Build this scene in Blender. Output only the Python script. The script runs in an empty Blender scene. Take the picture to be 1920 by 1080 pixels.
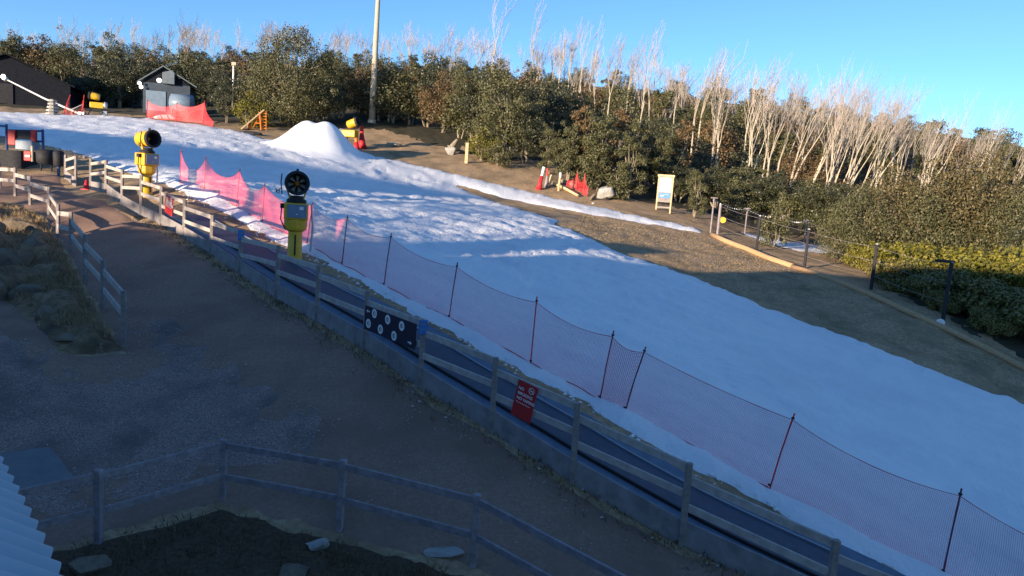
import bpy, math, random
import numpy as np
from mathutils import Vector, Matrix
R = math.radians
scene = bpy.context.scene
C = scene.collection

# ---------------------------------------------------------------- camera, sky, sun, exposure
F = 1400.0                      # focal length in pixels of the 1920 px wide photograph
PITCH, ROLL = R(7.5), 0.075
CAM = np.array([0.0, 0.0, 5.0])
_f = np.array([0, math.cos(PITCH), -math.sin(PITCH)])
_r0 = np.array([1.0, 0, 0]); _u0 = np.array([0, math.sin(PITCH), math.cos(PITCH)])
_r = math.cos(ROLL) * _r0 + math.sin(ROLL) * _u0
_u = -math.sin(ROLL) * _r0 + math.cos(ROLL) * _u0
cd = bpy.data.cameras.new('camera'); cam = bpy.data.objects.new('camera', cd); C.objects.link(cam)
cam.matrix_world = Matrix(((_r[0], _u[0], -_f[0], CAM[0]), (_r[1], _u[1], -_f[1], CAM[1]), (_r[2], _u[2], -_f[2], CAM[2]), (0, 0, 0, 1)))
cd.lens = F / 1920 * 36; cd.sensor_width = 36; cd.clip_start = 0.1; cd.clip_end = 3000
scene.camera = cam

SUN_AZ, SUN_EL = R(40), R(7.5)    # direction the light travels: towards +Y turned to +X by SUN_AZ
L = np.array([math.sin(SUN_AZ) * math.cos(SUN_EL), math.cos(SUN_AZ) * math.cos(SUN_EL), -math.sin(SUN_EL)])
w = bpy.data.worlds.new('World'); scene.world = w; w.use_nodes = True
nt = w.node_tree; bg = nt.nodes['Background']
sky = nt.nodes.new('ShaderNodeTexSky'); sky.sky_type = 'NISHITA'; sky.sun_disc = False
sky.sun_elevation = SUN_EL; sky.sun_rotation = R(40) + math.pi
sky.altitude = 1400; sky.air_density = 0.85; sky.dust_density = 0.0; sky.ozone_density = 3.5
nt.links.new(sky.outputs[0], bg.inputs[0]); bg.inputs[1].default_value = 0.15
sl = bpy.data.lights.new('sun', 'SUN'); sl.energy = 5.0; sl.angle = R(0.5); sl.color = (1.0, 0.80, 0.58)
so = bpy.data.objects.new('sun', sl); C.objects.link(so)
so.rotation_euler = Vector(L).to_track_quat('-Z', 'Y').to_euler()
vs = scene.view_settings; vs.view_transform = 'Standard'; vs.look = 'None'; vs.gamma = 1; vs.use_curve_mapping = False
vs.exposure = 1.0

# ---------------------------------------------------------------- pixel <-> world (survey of the photograph)
def ray(px, py):
    return _f + (px - 960) / F * _r + (540 - py) / F * _u
def at_y(px, py, Y):
    d = ray(px, py); return CAM + d * (Y / d[1])

SURVEY = [(185,1020,9.9),(418,935,11.3),(636,995,10.6),(882,1060,9.9),(1130,1110,9.6),(60,900,11.4),(300,760,14.2),(500,700,15.1),
 (232,650,16.5),(50,650,15),(800,900,11.6),(500,1080,9.2),
 (345,447,25),(396,478,23.2),(450,515,21.3),(518,560,19.3),(594,603,17.5),(683,655,15.8),(787,726,14.2),(921,810,12.9),(1072,905,11.8),(1277,1022,11.0),(1553,1098,10.5),
 (302,422,26.6),(264,405,28.2),(229,385,29.8),(199,362,31.4),(142,350,34.3),(123,335,35.2),
 (194,585,18.2),(159,530,20.6),(134,478,23),(109,445,25.4),(92,405,27.8),
 (337,345,33),(383,357,31.5),(443,392,29),(491,421,27),(574,462,24.5),(640,500,22.3),(718,541,20.6),(840,602,18.8),(994,688,16.8),(1122,755,15.4),(1168,775,15),(1438,922,13.2),(1765,1085,12),
 (1920,900,17.8),(1600,800,18.5),(1300,650,21.9),(1000,560,23.7),(800,480,26.8),(1100,500,30.3),(1200,490,35),(1500,600,30),(1780,705,25.5),(1920,755,24.5),
 (600,400,33.5),(900,430,34),(1050,410,44),(870,370,50),(700,330,50),(500,310,45),(300,290,42),(100,270,42),(0,240,50),(300,240,60),(0,212,60),(180,218,65),(380,237,65),
 (480,255,60),(580,292,52),(655,275,62),(697,228,75),(850,285,65),(875,305,60),(1000,325,60),(1000,370,54),(1100,390,52),(1130,370,57),(1235,395,55),(1310,430,51),
 (1345,440,50),(1418,470,47),(1508,502,42),(1633,542,37),(1765,600,32),(1920,690,28.5),(1300,470,42),(1400,540,34),(1700,640,29),(1550,465,55),
 (0,122,170),(300,122,170),(600,128,160),(900,150,150),(1100,175,140),(1300,215,125),(1500,258,110),(1700,305,95),(1900,350,82),
 (1000,250,85),(700,195,95),(300,190,95),(0,185,85),(1300,320,80),(1550,400,68),(1750,420,60),(1920,560,40)]
_pts = [at_y(*s) for s in SURVEY] + [np.array(p, float) for p in
 [(-20,0,.4),(0,0,-.1),(20,0,-1.3),(32,14,-2.2),(-30,-30,.6),(30,-30,-1.2),(0,-60,0),(-60,50,8),(-45,22,4.5),(-25,14,2.0),(60,35,-2.5),(-70,-20,2),(70,0,-3),(80,60,2),(-90,100,15)]]
_P = np.array(_pts)
def _phi(r2): return 0.5 * r2 * np.log(r2 + 1e-9)
def _fit():
    X = _P[:, :2] / 20; n = len(X)
    K = _phi(((X[:, None] - X[None]) ** 2).sum(-1)) + 0.004 * np.eye(n)
    Q = np.c_[np.ones(n), X]; A = np.block([[K, Q], [Q.T, np.zeros((3, 3))]])
    return X, np.linalg.solve(A, np.r_[_P[:, 2], np.zeros(3)])
_TX, _TW = _fit()
def terrain(x, y):
    x = np.asarray(x, float); y = np.asarray(y, float); sh = x.shape; x = x.ravel(); y = y.ravel()
    r = np.hypot(x, y); k = np.minimum(1, 175 / np.maximum(r, 1)); q = np.c_[x * k, y * k] / 20   # a plateau past the ridge
    z = np.empty(len(q))
    for i in range(0, len(q), 20000):
        d = q[i:i + 20000]; D = ((d[:, None] - _TX[None]) ** 2).sum(-1)
        z[i:i + 20000] = _phi(D) @ _TW[:-3] + _TW[-3] + d @ _TW[-2:]
    back = np.clip((-y - 20) / 40, 0, 1); z = z * (1 - back)
    z -= np.clip(r - 180, 0, 2000) * 0.10
    return np.clip(z, -40, 60).reshape(sh)
def tz(x, y): return float(terrain([x], [y])[0])
def hit(px, py, t0=4.0, t1=260.0):
    d = ray(px, py); t = np.geomspace(t0, t1, 500); p = CAM + d[None] * t[:, None]
    g = p[:, 2] - terrain(p[:, 0], p[:, 1]); i = np.argmax(g < 0)
    if g[i] >= 0: i = int(np.argmin(g))
    a, b = t[max(i - 1, 0)], t[i]
    for _ in range(14):
        m = (a + b) / 2; q = CAM + d * m
        if q[2] - tz(q[0], q[1]) < 0: b = m
        else: a = m
    q = CAM + d * b; return np.array([q[0], q[1], tz(q[0], q[1])])
def col(px, Y):
    """ground point in pixel column px at distance Y"""
    py = 400.0
    for _ in range(8):
        p = at_y(px, py, Y); z = tz(p[0], p[1]); py += (p[2] - z) * F / Y
    p = at_y(px, py, Y); return np.array([p[0], p[1], tz(p[0], p[1])])
def proj(p):
    d = np.asarray(p, float) - CAM; k = d @ _f
    return 960 + F * (d @ _r) / k, 540 - F * (d @ _u) / k
def height_to(base, py_top):
    """height of an upright thing standing at base whose top shows at row py_top"""
    h = 1.0
    for _ in range(12):
        y = proj(base + np.array([0, 0, h]))[1]; e = (y - py_top) * np.linalg.norm(base - CAM) / F; h += e
    return h

# ---------------------------------------------------------------- numpy value noise
def _h(ix, iy, s):
    n = (ix * 374761393 + iy * 668265263 + s * 974634777) & 0xffffffff
    n = ((n ^ (n >> 13)) * 1274126177) & 0xffffffff
    return ((n ^ (n >> 16)) & 0xffff) / 65535.0 * 2 - 1
def vnoise(x, y, s=0):
    x = np.asarray(x, float); y = np.asarray(y, float)
    ix = np.floor(x).astype(np.int64); iy = np.floor(y).astype(np.int64); fx = x - ix; fy = y - iy
    fx = fx * fx * (3 - 2 * fx); fy = fy * fy * (3 - 2 * fy)
    a = _h(ix, iy, s); b = _h(ix + 1, iy, s); c = _h(ix, iy + 1, s); d = _h(ix + 1, iy + 1, s)
    return (a + (b - a) * fx) * (1 - fy) + (c + (d - c) * fx) * fy
def fbm(x, y, s=0, o=4):
    t = 0; a = 1.0; f = 1.0; n = 0
    for k in range(o):
        t = t + a * vnoise(x * f + 17.3 * k, y * f - 9.1 * k, s + k); n += a; a *= .5; f *= 2.03
    return t / n

# ---------------------------------------------------------------- materials
def mat(name, c1, c2=None, scale=4.0, rough=0.8, bump=0.0, bscale=None, detail=5, metal=0.0, stretch=(1, 1, 1), emit=None, c3=None, scale3=0.3, isl=False, spec=0.3, bdist=0.02):
    m = bpy.data.materials.new(name); m.use_nodes = True; n = m.node_tree; b = n.nodes['Principled BSDF']
    b.inputs['Roughness'].default_value = rough; b.inputs['Metallic'].default_value = metal
    b.inputs['Specular IOR Level'].default_value = spec
    b.inputs['Base Color'].default_value = (*c1, 1)
    tc = n.nodes.new('ShaderNodeTexCoord'); mp = n.nodes.new('ShaderNodeMapping'); mp.inputs['Scale'].default_value = stretch
    n.links.new(tc.outputs['Object'], mp.inputs[0])
    def noise(sc, det=detail):
        t = n.nodes.new('ShaderNodeTexNoise'); t.inputs['Scale'].default_value = sc; t.inputs['Detail'].default_value = det
        t.inputs['Roughness'].default_value = 0.62
        n.links.new(mp.outputs[0], t.inputs['Vector']); return t
    def ramp(src, a=.35, b_=.65):
        r = n.nodes.new('ShaderNodeMapRange'); r.inputs[1].default_value = a; r.inputs[2].default_value = b_; n.links.new(src, r.inputs[0]); return r.outputs[0]
    out = None
    if c2 is not None:
        mx = n.nodes.new('ShaderNodeMix'); mx.data_type = 'RGBA'; mx.inputs[6].default_value = (*c1, 1); mx.inputs[7].default_value = (*c2, 1)
        if isl:
            g = n.nodes.new('ShaderNodeNewGeometry'); n.links.new(g.outputs['Random Per Island'], mx.inputs[0])
        else: n.links.new(ramp(noise(scale).outputs[0]), mx.inputs[0])
        out = mx.outputs[2]
    if c3 is not None:
        mx = n.nodes.new('ShaderNodeMix'); mx.data_type = 'RGBA'; mx.inputs[7].default_value = (*c3, 1)
        if out: n.links.new(out, mx.inputs[6])
        else: mx.inputs[6].default_value = (*c1, 1)
        n.links.new(ramp(noise(scale3, 4).outputs[0], .45, .68), mx.inputs[0]); out = mx.outputs[2]
    if out: n.links.new(out, b.inputs['Base Color'])
    if bump:
        bp = n.nodes.new('ShaderNodeBump'); bp.inputs['Strength'].default_value = bump; bp.inputs['Distance'].default_value = bdist
        n.links.new(noise(bscale or scale, 6).outputs[0], bp.inputs['Height']); n.links.new(bp.outputs[0], b.inputs['Normal'])
    if emit: b.inputs['Emission Color'].default_value = (*emit[:3], 1); b.inputs['Emission Strength'].default_value = emit[3]
    return m

def net_mat(name, c, cell=0.05, wire=0.16):
    """plastic net: a diamond-free square mesh cut out by the UV in metres"""
    m = bpy.data.materials.new(name); m.use_nodes = True; n = m.node_tree; b = n.nodes['Principled BSDF']; o = n.nodes['Material Output']
    b.inputs['Base Color'].default_value = (*c, 1); b.inputs['Roughness'].default_value = .5
    uv = n.nodes.new('ShaderNodeUVMap'); sp = n.nodes.new('ShaderNodeSeparateXYZ'); n.links.new(uv.outputs[0], sp.inputs[0])
    def line(ch):
        a = n.nodes.new('ShaderNodeMath'); a.operation = 'DIVIDE'; a.inputs[1].default_value = cell; n.links.new(sp.outputs[ch], a.inputs[0])
        f = n.nodes.new('ShaderNodeMath'); f.operation = 'FRACT'; n.links.new(a.outputs[0], f.inputs[0])
        l = n.nodes.new('ShaderNodeMath'); l.operation = 'LESS_THAN'; l.inputs[1].default_value = wire; n.links.new(f.outputs[0], l.inputs[0]); return l
    x, y = line(0), line(1); mx = n.nodes.new('ShaderNodeMath'); mx.operation = 'MAXIMUM'
    n.links.new(x.outputs[0], mx.inputs[0]); n.links.new(y.outputs[0], mx.inputs[1])
    t = n.nodes.new('ShaderNodeBsdfTransparent'); ms = n.nodes.new('ShaderNodeMixShader')
    n.links.new(mx.outputs[0], ms.inputs[0]); n.links.new(t.outputs[0], ms.inputs[1]); n.links.new(b.outputs[0], ms.inputs[2]); n.links.new(ms.outputs[0], o.inputs[0])
    return m

MT = dict(
 ground=mat('dry_grass_ground', (.34, .225, .12), (.56, .395, .24), 7, .95, 1.0, 24, c3=(.24, .175, .10), scale3=.55, bdist=.05),
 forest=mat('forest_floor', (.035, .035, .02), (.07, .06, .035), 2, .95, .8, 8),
 path=mat('path_grit', (.28, .175, .125), (.37, .24, .175), 14, .95, .6, 60, c3=(.24, .15, .11), scale3=.5, bdist=.03),
 gravel=mat('grey_gravel', (.18, .12, .10), (.50, .35, .29), 30, .9, 1.0, 38, c3=(.18, .135, .12), scale3=.8, bdist=.03),
 asphalt=mat('worn_asphalt', (.085, .09, .10), (.11, .115, .13), 20, .9, .3, 60),
 concrete=mat('pale_concrete', (.17, .175, .18), (.21, .215, .22), 3, .85, .2, 30),
 bed=mat('garden_soil', (.075, .048, .026), (.14, .09, .05), 12, .95, 1.0, 30, bdist=.04),
 snow=mat('snow', (.86, .87, .88), (.90, .91, .92), 1.5, .55, .8, 7, c3=(.80, .81, .83), scale3=.35, stretch=(1, 1, 1), bdist=.09),
 freshsnow=mat('fresh_snow', (.88, .89, .91), (.90, .91, .92), 2, .6, .08, 5),
 wood=mat('grey_timber', (.36, .31, .28), (.52, .46, .41), 6, .8, .3, 30, stretch=(1, 1, 1)),
 wood_post=mat('grey_timber_post', (.20, .175, .165), (.32, .28, .26), 8, .85, .3, 30),
 wood_dark=mat('dark_timber', (.22, .19, .20), (.34, .30, .32), 8, .85, .3, 30),
 timber=mat('raw_timber', (.50, .36, .20), (.62, .46, .28), 7, .8, .2, 25),
 board=mat('retaining_board', (.20, .18, .18), (.31, .285, .28), 3, .8, .3, 18),
 belt=mat('rubber_belt', (.045, .055, .085), (.065, .075, .11), 5, .6),
 deck=mat('conveyor_deck', (.09, .13, .19), (.13, .18, .25), 4, .7, .2, 20),
 strip=mat('aluminium_strip', (.26, .29, .33), None, metal=.3, rough=.45),
 yellow=mat('yellow_paint', (.72, .43, .03), (.62, .36, .03), 3, .4, .05, 20),
 steel=mat('galvanised_steel', (.42, .43, .44), (.52, .53, .54), 6, .45, metal=.6),
 dark=mat('dark_metal', (.025, .025, .03), (.04, .04, .045), 6, .7, spec=.15),
 black=mat('black_rubber', (.018, .018, .022), (.03, .03, .035), 6, .7),
 blue_steel=mat('blue_painted_steel', (.02, .05, .14), (.03, .07, .19), 6, .5),
 panelblue=mat('grey_blue_panel', (.14, .20, .27), (.18, .25, .33), 3, .4),
 red=mat('red_plastic', (.62, .03, .04), (.5, .02, .03), 6, .5),
 redsign=mat('red_sign_board', (.50, .03, .03), (.42, .025, .03), 2, .5),
 navysign=mat('navy_sign_board', (.018, .016, .04), None, rough=.5),
 white=mat('white_paint', (.78, .78, .78), (.70, .70, .70), 5, .6),
 bluesign=mat('blue_marker', (.03, .16, .48), (.05, .22, .55), 9, .5),
 orange=mat('orange_paint', (.75, .22, .03), (.6, .16, .03), 6, .6),
 pole=mat('concrete_pole', (.42, .36, .27), (.52, .45, .34), 5, .8),
 bark=mat('gum_bark', (.34, .29, .21), (.20, .17, .12), 5, .85),
 deadwood=mat('bleached_dead_wood', (.36, .31, .235), (.54, .475, .375), 2.5, .8),
 twig=mat('dead_twigs', (.30, .25, .215), (.44, .385, .335), 2.5, .85),
 leaf_a=mat('olive_leaves', (.045, .050, .020), (.135, .128, .058), rough=.5, isl=True, spec=.32),
 leaf_b=mat('bronze_leaves', (.07, .05, .022), (.20, .13, .065), rough=.5, isl=True, spec=.32),
 leaf_f=mat('russet_olive_leaves', (.06, .052, .022), (.17, .135, .062), rough=.5, isl=True, spec=.32),
 leaf_c=mat('yellow_green_leaves', (.09, .095, .012), (.21, .18, .03), rough=.5, isl=True),
 leaf_d=mat('deep_green_leaves', (.024, .030, .014), (.085, .088, .04), rough=.45, isl=True, spec=.5),
 leaf_e=mat('heath_leaves', (.09, .09, .022), (.22, .18, .06), rough=.5, isl=True),
 rock=mat('granite', (.16, .125, .09), (.29, .225, .155), 3, .9, 1.0, 6, c3=(.085, .07, .055), scale3=1.5, bdist=.08),
 rockpale=mat('pale_granite', (.34, .33, .31), (.48, .46, .42), 4, .9, .6, 8, c3=(.22, .22, .2), scale3=2, bdist=.04),
 coir=mat('coir_log', (.42, .26, .13), (.55, .36, .20), 12, .9, .5, 40),
 roof=mat('blue_corrugated_steel', (.27, .40, .52), (.32, .45, .57), 2, .45, metal=.0),
 wall=mat('dark_cladding', (.012, .014, .02), (.018, .02, .028), 3, .9, spec=.05),
 wallblue=mat('slate_cladding', (.035, .05, .075), (.045, .065, .09), 3, .7),
 rooflight=mat('pale_roof_sheet', (.11, .14, .17), (.15, .18, .21), 3, .5),
 greenroof=mat('pale_green_roof', (.35, .48, .40), None, rough=.6),
 lamp=mat('floodlight_glass', (.9, .9, .85), None, rough=.3, emit=(1, .96, .88, 1.6)),
 bank=mat('dry_bank', (.20, .13, .07), (.36, .25, .14), 6, .95, 1.0, 20, c3=(.10, .075, .045), scale3=1.2, bdist=.06),
 strawblade=mat('straw_blades', (.17, .12, .06), (.42, .31, .17), rough=.8, isl=True),
 grassblade=mat('dry_grass_blades', (.06, .045, .022), (.20, .15, .08), rough=.8, isl=True),
 stone=mat('pebbles', (.30, .29, .27), (.5, .48, .45), rough=.85, isl=True),
 mesh=net_mat('dark_wire_mesh', (.03, .03, .035), .06, .16),
 rednet=net_mat('red_net', (.95, .20, .26), .032, .15),
 rednet_mid=net_mat('red_net_doubled', (.85, .12, .18), .032, .23),
 redpole=mat('dark_red_pole', (.14, .03, .06), (.20, .04, .07), 3, .5),
 rednet_thick=net_mat('red_net_bunched', (.72, .05, .07), .03, .24),
)

# ---------------------------------------------------------------- mesh builder
class MB:
    def __init__(s): s.v = []; s.f = []; s.uv = []
    def add(s, vs, fs, uvs=None):
        o = len(s.v); s.v += [tuple(map(float, p)) for p in vs]
        for k, f in enumerate(fs):
            s.f.append(tuple(i + o for i in f)); s.uv.append(uvs[k] if uvs else None)
        return s
    def box(s, c, size, rot=None):
        """box centred at c; rot is a 3x3 matrix"""
        c = np.array(c, float); h = np.array(size, float) / 2
        P = np.array([[x, y, z] for x in (-1, 1) for y in (-1, 1) for z in (-1, 1)]) * h
        if rot is not None: P = P @ np.array(rot).T
        return s.add(P + c, [(0, 1, 3, 2), (4, 6, 7, 5), (0, 4, 5, 1), (2, 3, 7, 6), (0, 2, 6, 4), (1, 5, 7, 3)])
    def bar(s, a, b, w, h, up=(0, 0, 1)):
        """rectangular bar from a to b, w wide sideways, h tall along up"""
        a = np.array(a, float); b = np.array(b, float); d = b - a; d /= np.linalg.norm(d) + 1e-9
        sd = np.cross(d, up); 
        if np.linalg.norm(sd) < 1e-4: sd = np.cross(d, (0, 1, 0))
        sd /= np.linalg.norm(sd); u = np.cross(sd, d)
        P = [p + x * sd * w / 2 + z * u * h / 2 for p in (a, b) for x in (-1, 1) for z in (-1, 1)]
        return s.add(P, [(0, 1, 3, 2), (4, 6, 7, 5), (0, 4, 5, 1), (2, 3, 7, 6), (0, 2, 6, 4), (1, 5, 7, 3)])
    def tube(s, pts, rad, n=8, cap=True):
        pts = [np.array(p, float) for p in pts]; rad = rad if hasattr(rad, '__len__') else [rad] * len(pts)
        ref = None; rings = []
        for i, p in enumerate(pts):
            d = pts[min(i + 1, len(pts) - 1)] - pts[max(i - 1, 0)]; d = d / (np.linalg.norm(d) + 1e-9)
            if ref is None: ref = np.cross(d, (0, 0, 1) if abs(d[2]) < .9 else (1, 0, 0))
            ref = ref - d * (ref @ d); ref /= np.linalg.norm(ref) + 1e-9; o = np.cross(d, ref)
            rings.append([p + rad[i] * (math.cos(2 * math.pi * k / n) * ref + math.sin(2 * math.pi * k / n) * o) for k in range(n)])
        V = [q for r_ in rings for q in r_]; Fc = []
        for i in range(len(pts) - 1):
            for k in range(n): Fc.append((i * n + k, i * n + (k + 1) % n, (i + 1) * n + (k + 1) % n, (i + 1) * n + k))
        if cap: Fc += [tuple(range(n - 1, -1, -1)), tuple(range(len(V) - n, len(V)))]
        return s.add(V, Fc)
    def lathe(s, prof, o=(0, 0, 0), axis=(0, 0, 1), n=20):
        """prof: (distance along axis, radius)"""
        ax = np.array(axis, float); ax /= np.linalg.norm(ax); o = np.array(o, float)
        ref = np.cross(ax, (0, 0, 1) if abs(ax[2]) < .9 else (1, 0, 0)); ref /= np.linalg.norm(ref); q = np.cross(ax, ref)
        V = [o + ax * t + r_ * (math.cos(2 * math.pi * k / n) * ref + math.sin(2 * math.pi * k / n) * q) for t, r_ in prof for k in range(n)]
        Fc = [(i * n + k, i * n + (k + 1) % n, (i + 1) * n + (k + 1) % n, (i + 1) * n + k) for i in range(len(prof) - 1) for k in range(n)]
        return s.add(V, Fc)
    def build(s, name, m, parent=None, bevel=0.0, smooth=False, origin=None):
        me = bpy.data.meshes.new(name); V = np.array(s.v)
        if origin is not None: V = V - np.array(origin)
        me.from_pydata(V.tolist(), [], s.f)
        if any(u is not None for u in s.uv):
            l = me.uv_layers.new(name='UVMap'); d = []
            for f, u in zip(s.f, s.uv): d += [c for q in (u or [(0, 0)] * len(f)) for c in q]
            l.data.foreach_set('uv', d)
        me.materials.append(MT[m] if isinstance(m, str) else m)
        if smooth: me.polygons.foreach_set('use_smooth', [True] * len(me.polygons))
        me.update()
        o = bpy.data.objects.new(name, me); C.objects.link(o)
        if origin is not None: o.location = origin
        if parent is not None: o.parent = parent
        if bevel:
            b = o.modifiers.new('bevel', 'BEVEL'); b.width = bevel; b.segments = 2; b.limit_method = 'ANGLE'
        return o
def rz(a): return np.array([[math.cos(a), -math.sin(a), 0], [math.sin(a), math.cos(a), 0], [0, 0, 1.0]])
def tag(o, label=None, cat=None, group=None, kind=None):
    if label: o['label'] = label
    if cat: o['category'] = cat
    if group: o['group'] = group
    if kind: o['kind'] = kind
    return o
def empty(name, loc, rot=0, **k):
    o = bpy.data.objects.new(name, None); C.objects.link(o); o.location = loc; o.rotation_euler.z = rot; o.empty_display_size = .2
    return tag(o, **k)
def npmesh(name, V, Q, m, parent=None, smooth=False):
    """quads Q (n,4) or tris (n,3) over verts V"""
    me = bpy.data.meshes.new(name); k = Q.shape[1]
    me.vertices.add(len(V)); me.vertices.foreach_set('co', np.asarray(V, np.float32).ravel())
    me.loops.add(Q.size); me.loops.foreach_set('vertex_index', Q.ravel().astype(np.int32))
    me.polygons.add(len(Q)); me.polygons.foreach_set('loop_start', np.arange(0, Q.size, k, dtype=np.int32)); me.polygons.foreach_set('loop_total', np.full(len(Q), k, np.int32))
    if smooth: me.polygons.foreach_set('use_smooth', np.ones(len(Q), bool))
    me.materials.append(MT[m] if isinstance(m, str) else m); me.update(); me.validate()
    o = bpy.data.objects.new(name, me); C.objects.link(o)
    if parent is not None: o.parent = parent
    return o
def text(body, size, m, parent, loc, rot, name='lettering', align='LEFT', depth=.002):
    cu = bpy.data.curves.new(name, 'FONT'); cu.body = body; cu.size = size; cu.extrude = depth; cu.align_x = align; cu.offset = size * .02
    t = bpy.data.objects.new(name, cu); C.objects.link(t); dg = bpy.context.evaluated_depsgraph_get()
    me = bpy.data.meshes.new_from_object(t.evaluated_get(dg)); bpy.data.objects.remove(t)
    me.materials.clear(); me.materials.append(MT[m]); o = bpy.data.objects.new(name, me); C.objects.link(o)
    o.location = loc; o.rotation_euler = rot; o.parent = parent; return o

# ---------------------------------------------------------------- ground sheets
_ang = np.radians(np.r_[np.arange(-180, -50, 5.0), np.arange(-50, 48, .22), np.arange(48, 180, 5.0)])
_rad = np.r_[[.6, 1.2, 1.8, 2.4, 3.0], np.geomspace(3.4, 200, 420), [215, 240, 280, 350, 500, 900, 1600, 2600]]
GA, GR = np.meshgrid(_ang, _rad, indexing='ij'); GX = GR * np.sin(GA); GY = GR * np.cos(GA)
GZ = terrain(GX, GY)
_nz = fbm(GX * 1.2, GY * 1.2, 3, 4); _nb = fbm(GX * .15, GY * .15, 9, 3)
GROUND = GZ + .035 * _nz * np.clip(GR / 12, .3, 3)
def grid_faces(mask=None):
    na, nr = GX.shape; i, j = np.meshgrid(np.arange(na), np.arange(nr - 1), indexing='ij'); i2 = (i + 1) % na
    Q = np.stack([i * nr + j, i * nr + j + 1, i2 * nr + j + 1, i2 * nr + j], -1).reshape(-1, 4)
    if mask is not None: mk = mask.ravel(); Q = Q[mk[Q].any(1)]
    return Q
def sdist(X, Y, poly):
    """signed distance (inside positive) to a polygon given in world XY"""
    P = np.array(poly)[:, :2]; d = np.full(X.shape, 1e9); ins = np.zeros(X.shape, bool)
    for a, b in zip(P, np.roll(P, -1, 0)):
        e = b - a; t = np.clip(((X - a[0]) * e[0] + (Y - a[1]) * e[1]) / (e @ e + 1e-9), 0, 1)
        d = np.minimum(d, np.hypot(X - a[0] - t * e[0], Y - a[1] - t * e[1]))
        c = ((a[1] > Y) != (b[1] > Y)) & (X < (b[0] - a[0]) * (Y - a[1]) / (b[1] - a[1] + 1e-12) + a[0]); ins ^= c
    return np.where(ins, d, -d)
def sheet(name, poly_px, m, rise, slope=.5, rag=.12, relief=0.0, extra=None, base=None, seed=1, smooth=True, kind='structure'):
    poly = [hit(*p)[:2] if len(p) == 2 else np.array(p[:2]) for p in poly_px]
    near = (GR < 130)
    d = np.full(GX.shape, -9.0); d[near] = sdist(GX[near], GY[near], poly)
    d = d + rag * (fbm(GX * 1.7, GY * 1.7, seed, 4) * 1.6)
    h = np.clip(d * slope, -.25, 1) ; h = np.where(h > 0, rise * (1 - np.exp(-h / rise)), h)
    Z = (GROUND if base is None else base) + h + relief
    if extra is not None: Z = Z + extra * np.clip(d * 2, 0, 1)
    mask = d > -.35; Q = grid_faces(mask)
    used = np.unique(Q); rm = np.full(GX.size, -1); rm[used] = np.arange(len(used))
    V = np.stack([GX.ravel()[used], GY.ravel()[used], Z.ravel()[used]], -1)
    o = npmesh(name, V, rm[Q], m, smooth=smooth); tag(o, kind=kind); return o, poly
g = npmesh('ground', np.stack([GX.ravel(), GY.ravel(), GROUND.ravel()], -1), grid_faces(), 'ground', smooth=True); tag(g, kind='structure')

# ---------------------------------------------------------------- the setting: snow run, paths, beds
SNOW = [(1830,1180),(1700,1085),(1560,1018),(1430,938),(1300,880),(1200,822),(1120,768),(1000,708),(900,655),(780,590),(680,530),(590,482),(520,455),(470,425),(430,400),(370,377),(335,357),(300,342),(240,322),(150,288),(60,268),(0,255),(-120,240),
 (-140,208),(0,211),(170,217),(280,224),(390,236),(440,246),(500,262),(580,272),(660,281),(700,293),(800,315),(900,338),(1000,361),(1100,384),(1200,407),(1312,431),(1312,437),(1200,418),(1100,402),(1000,382),(900,359),(850,345),
 (880,360),(910,372),(950,388),(1000,402),(1045,413),(1040,422),(1085,437),(1150,470),(1200,488),(1305,522),(1440,577),(1565,625),(1690,672),(1815,721),(1900,752),(2010,800),(2250,900),(2300,1180)]
_p = [hit(*p)[:2] for p in SNOW]
up = np.clip((GY - 30) / 12, 0, 1)                   # the top of the run is churned up, the lower part groomed
lump = fbm(GX * 3.2, GY * 3.2, 21, 3) * .075 + fbm(GX * 1.1, GY * 1.1, 22, 3) * .05
dirx, diry = math.cos(R(-38)), math.sin(R(-38))      # tracks run down the fall line
tr = (fbm((GX * dirx + GY * diry) * .7, (-GX * diry + GY * dirx) * 4.2, 31, 4)) * .075
mid = np.exp(-((GY - 33) / 9.0) ** 2)
groom = vnoise((GX * dirx + GY * diry) * .3, (-GX * diry + GY * dirx) * 4.5, 44) * .028 + vnoise((GX * dirx + GY * diry) * .1, (-GX * diry + GY * dirx) * 1.1, 45) * .03
snow_extra = lump * up * .9 + tr * (mid + .12) * 1.5 + fbm(GX * 2.6, GY * 2.6, 24, 3) * .05 * mid + groom + fbm(GX * .25, GY * .25, 50, 2) * .04 + fbm(GX * 5, GY * 5, 25, 2) * .02
# the small ledges left by the groomer beside the near net
sheet('snow_field', SNOW, 'snow', .16, .35, .16, extra=snow_extra, seed=5)
MAIN_PX = [(123,335),(142,350),(170,357),(199,362),(229,385),(264,405),(302,422),(345,447),(396,478),(450,515),(518,560),(594,603),(683,655),(787,726),(921,810),(1072,905),(1277,1022),(1553,1098)]
PATH = [(-60,330),(60,325),(110,328)] + [(x - 2, y + 14) for x, y in MAIN_PX[1:]] + [(1900,1230),(1700,1280),(1150,1170),(1000,1120),(882,1062),(760,1030),(636,1000),(520,970),(417,938),(300,965),(183,1000),(60,1030),(-60,1050),(-400,1100),(-400,560),(0,555),(60,600),(110,660),(150,668),(236,662),(198,598),(163,540),(138,486),(112,450),(80,405),(30,380),(-60,372)]
sheet('path', PATH, 'path', .03, .3, .10, seed=11)
sheet('gravel_yard', [(245,560),(330,600),(480,690),(560,735),(650,790),(600,850),(500,900),(417,905),(180,960),(0,985),(-400,1000),(-400,600),(-20,600),(60,640),(110,690),(160,690),(240,690)], 'gravel', .045, .12, .5, seed=13)
sheet('concrete_pad', [(-100,858),(105,832),(135,870),(165,908),(90,930),(0,952),(-100,980)], 'concrete', .062, .6, .01, seed=15)
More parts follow.
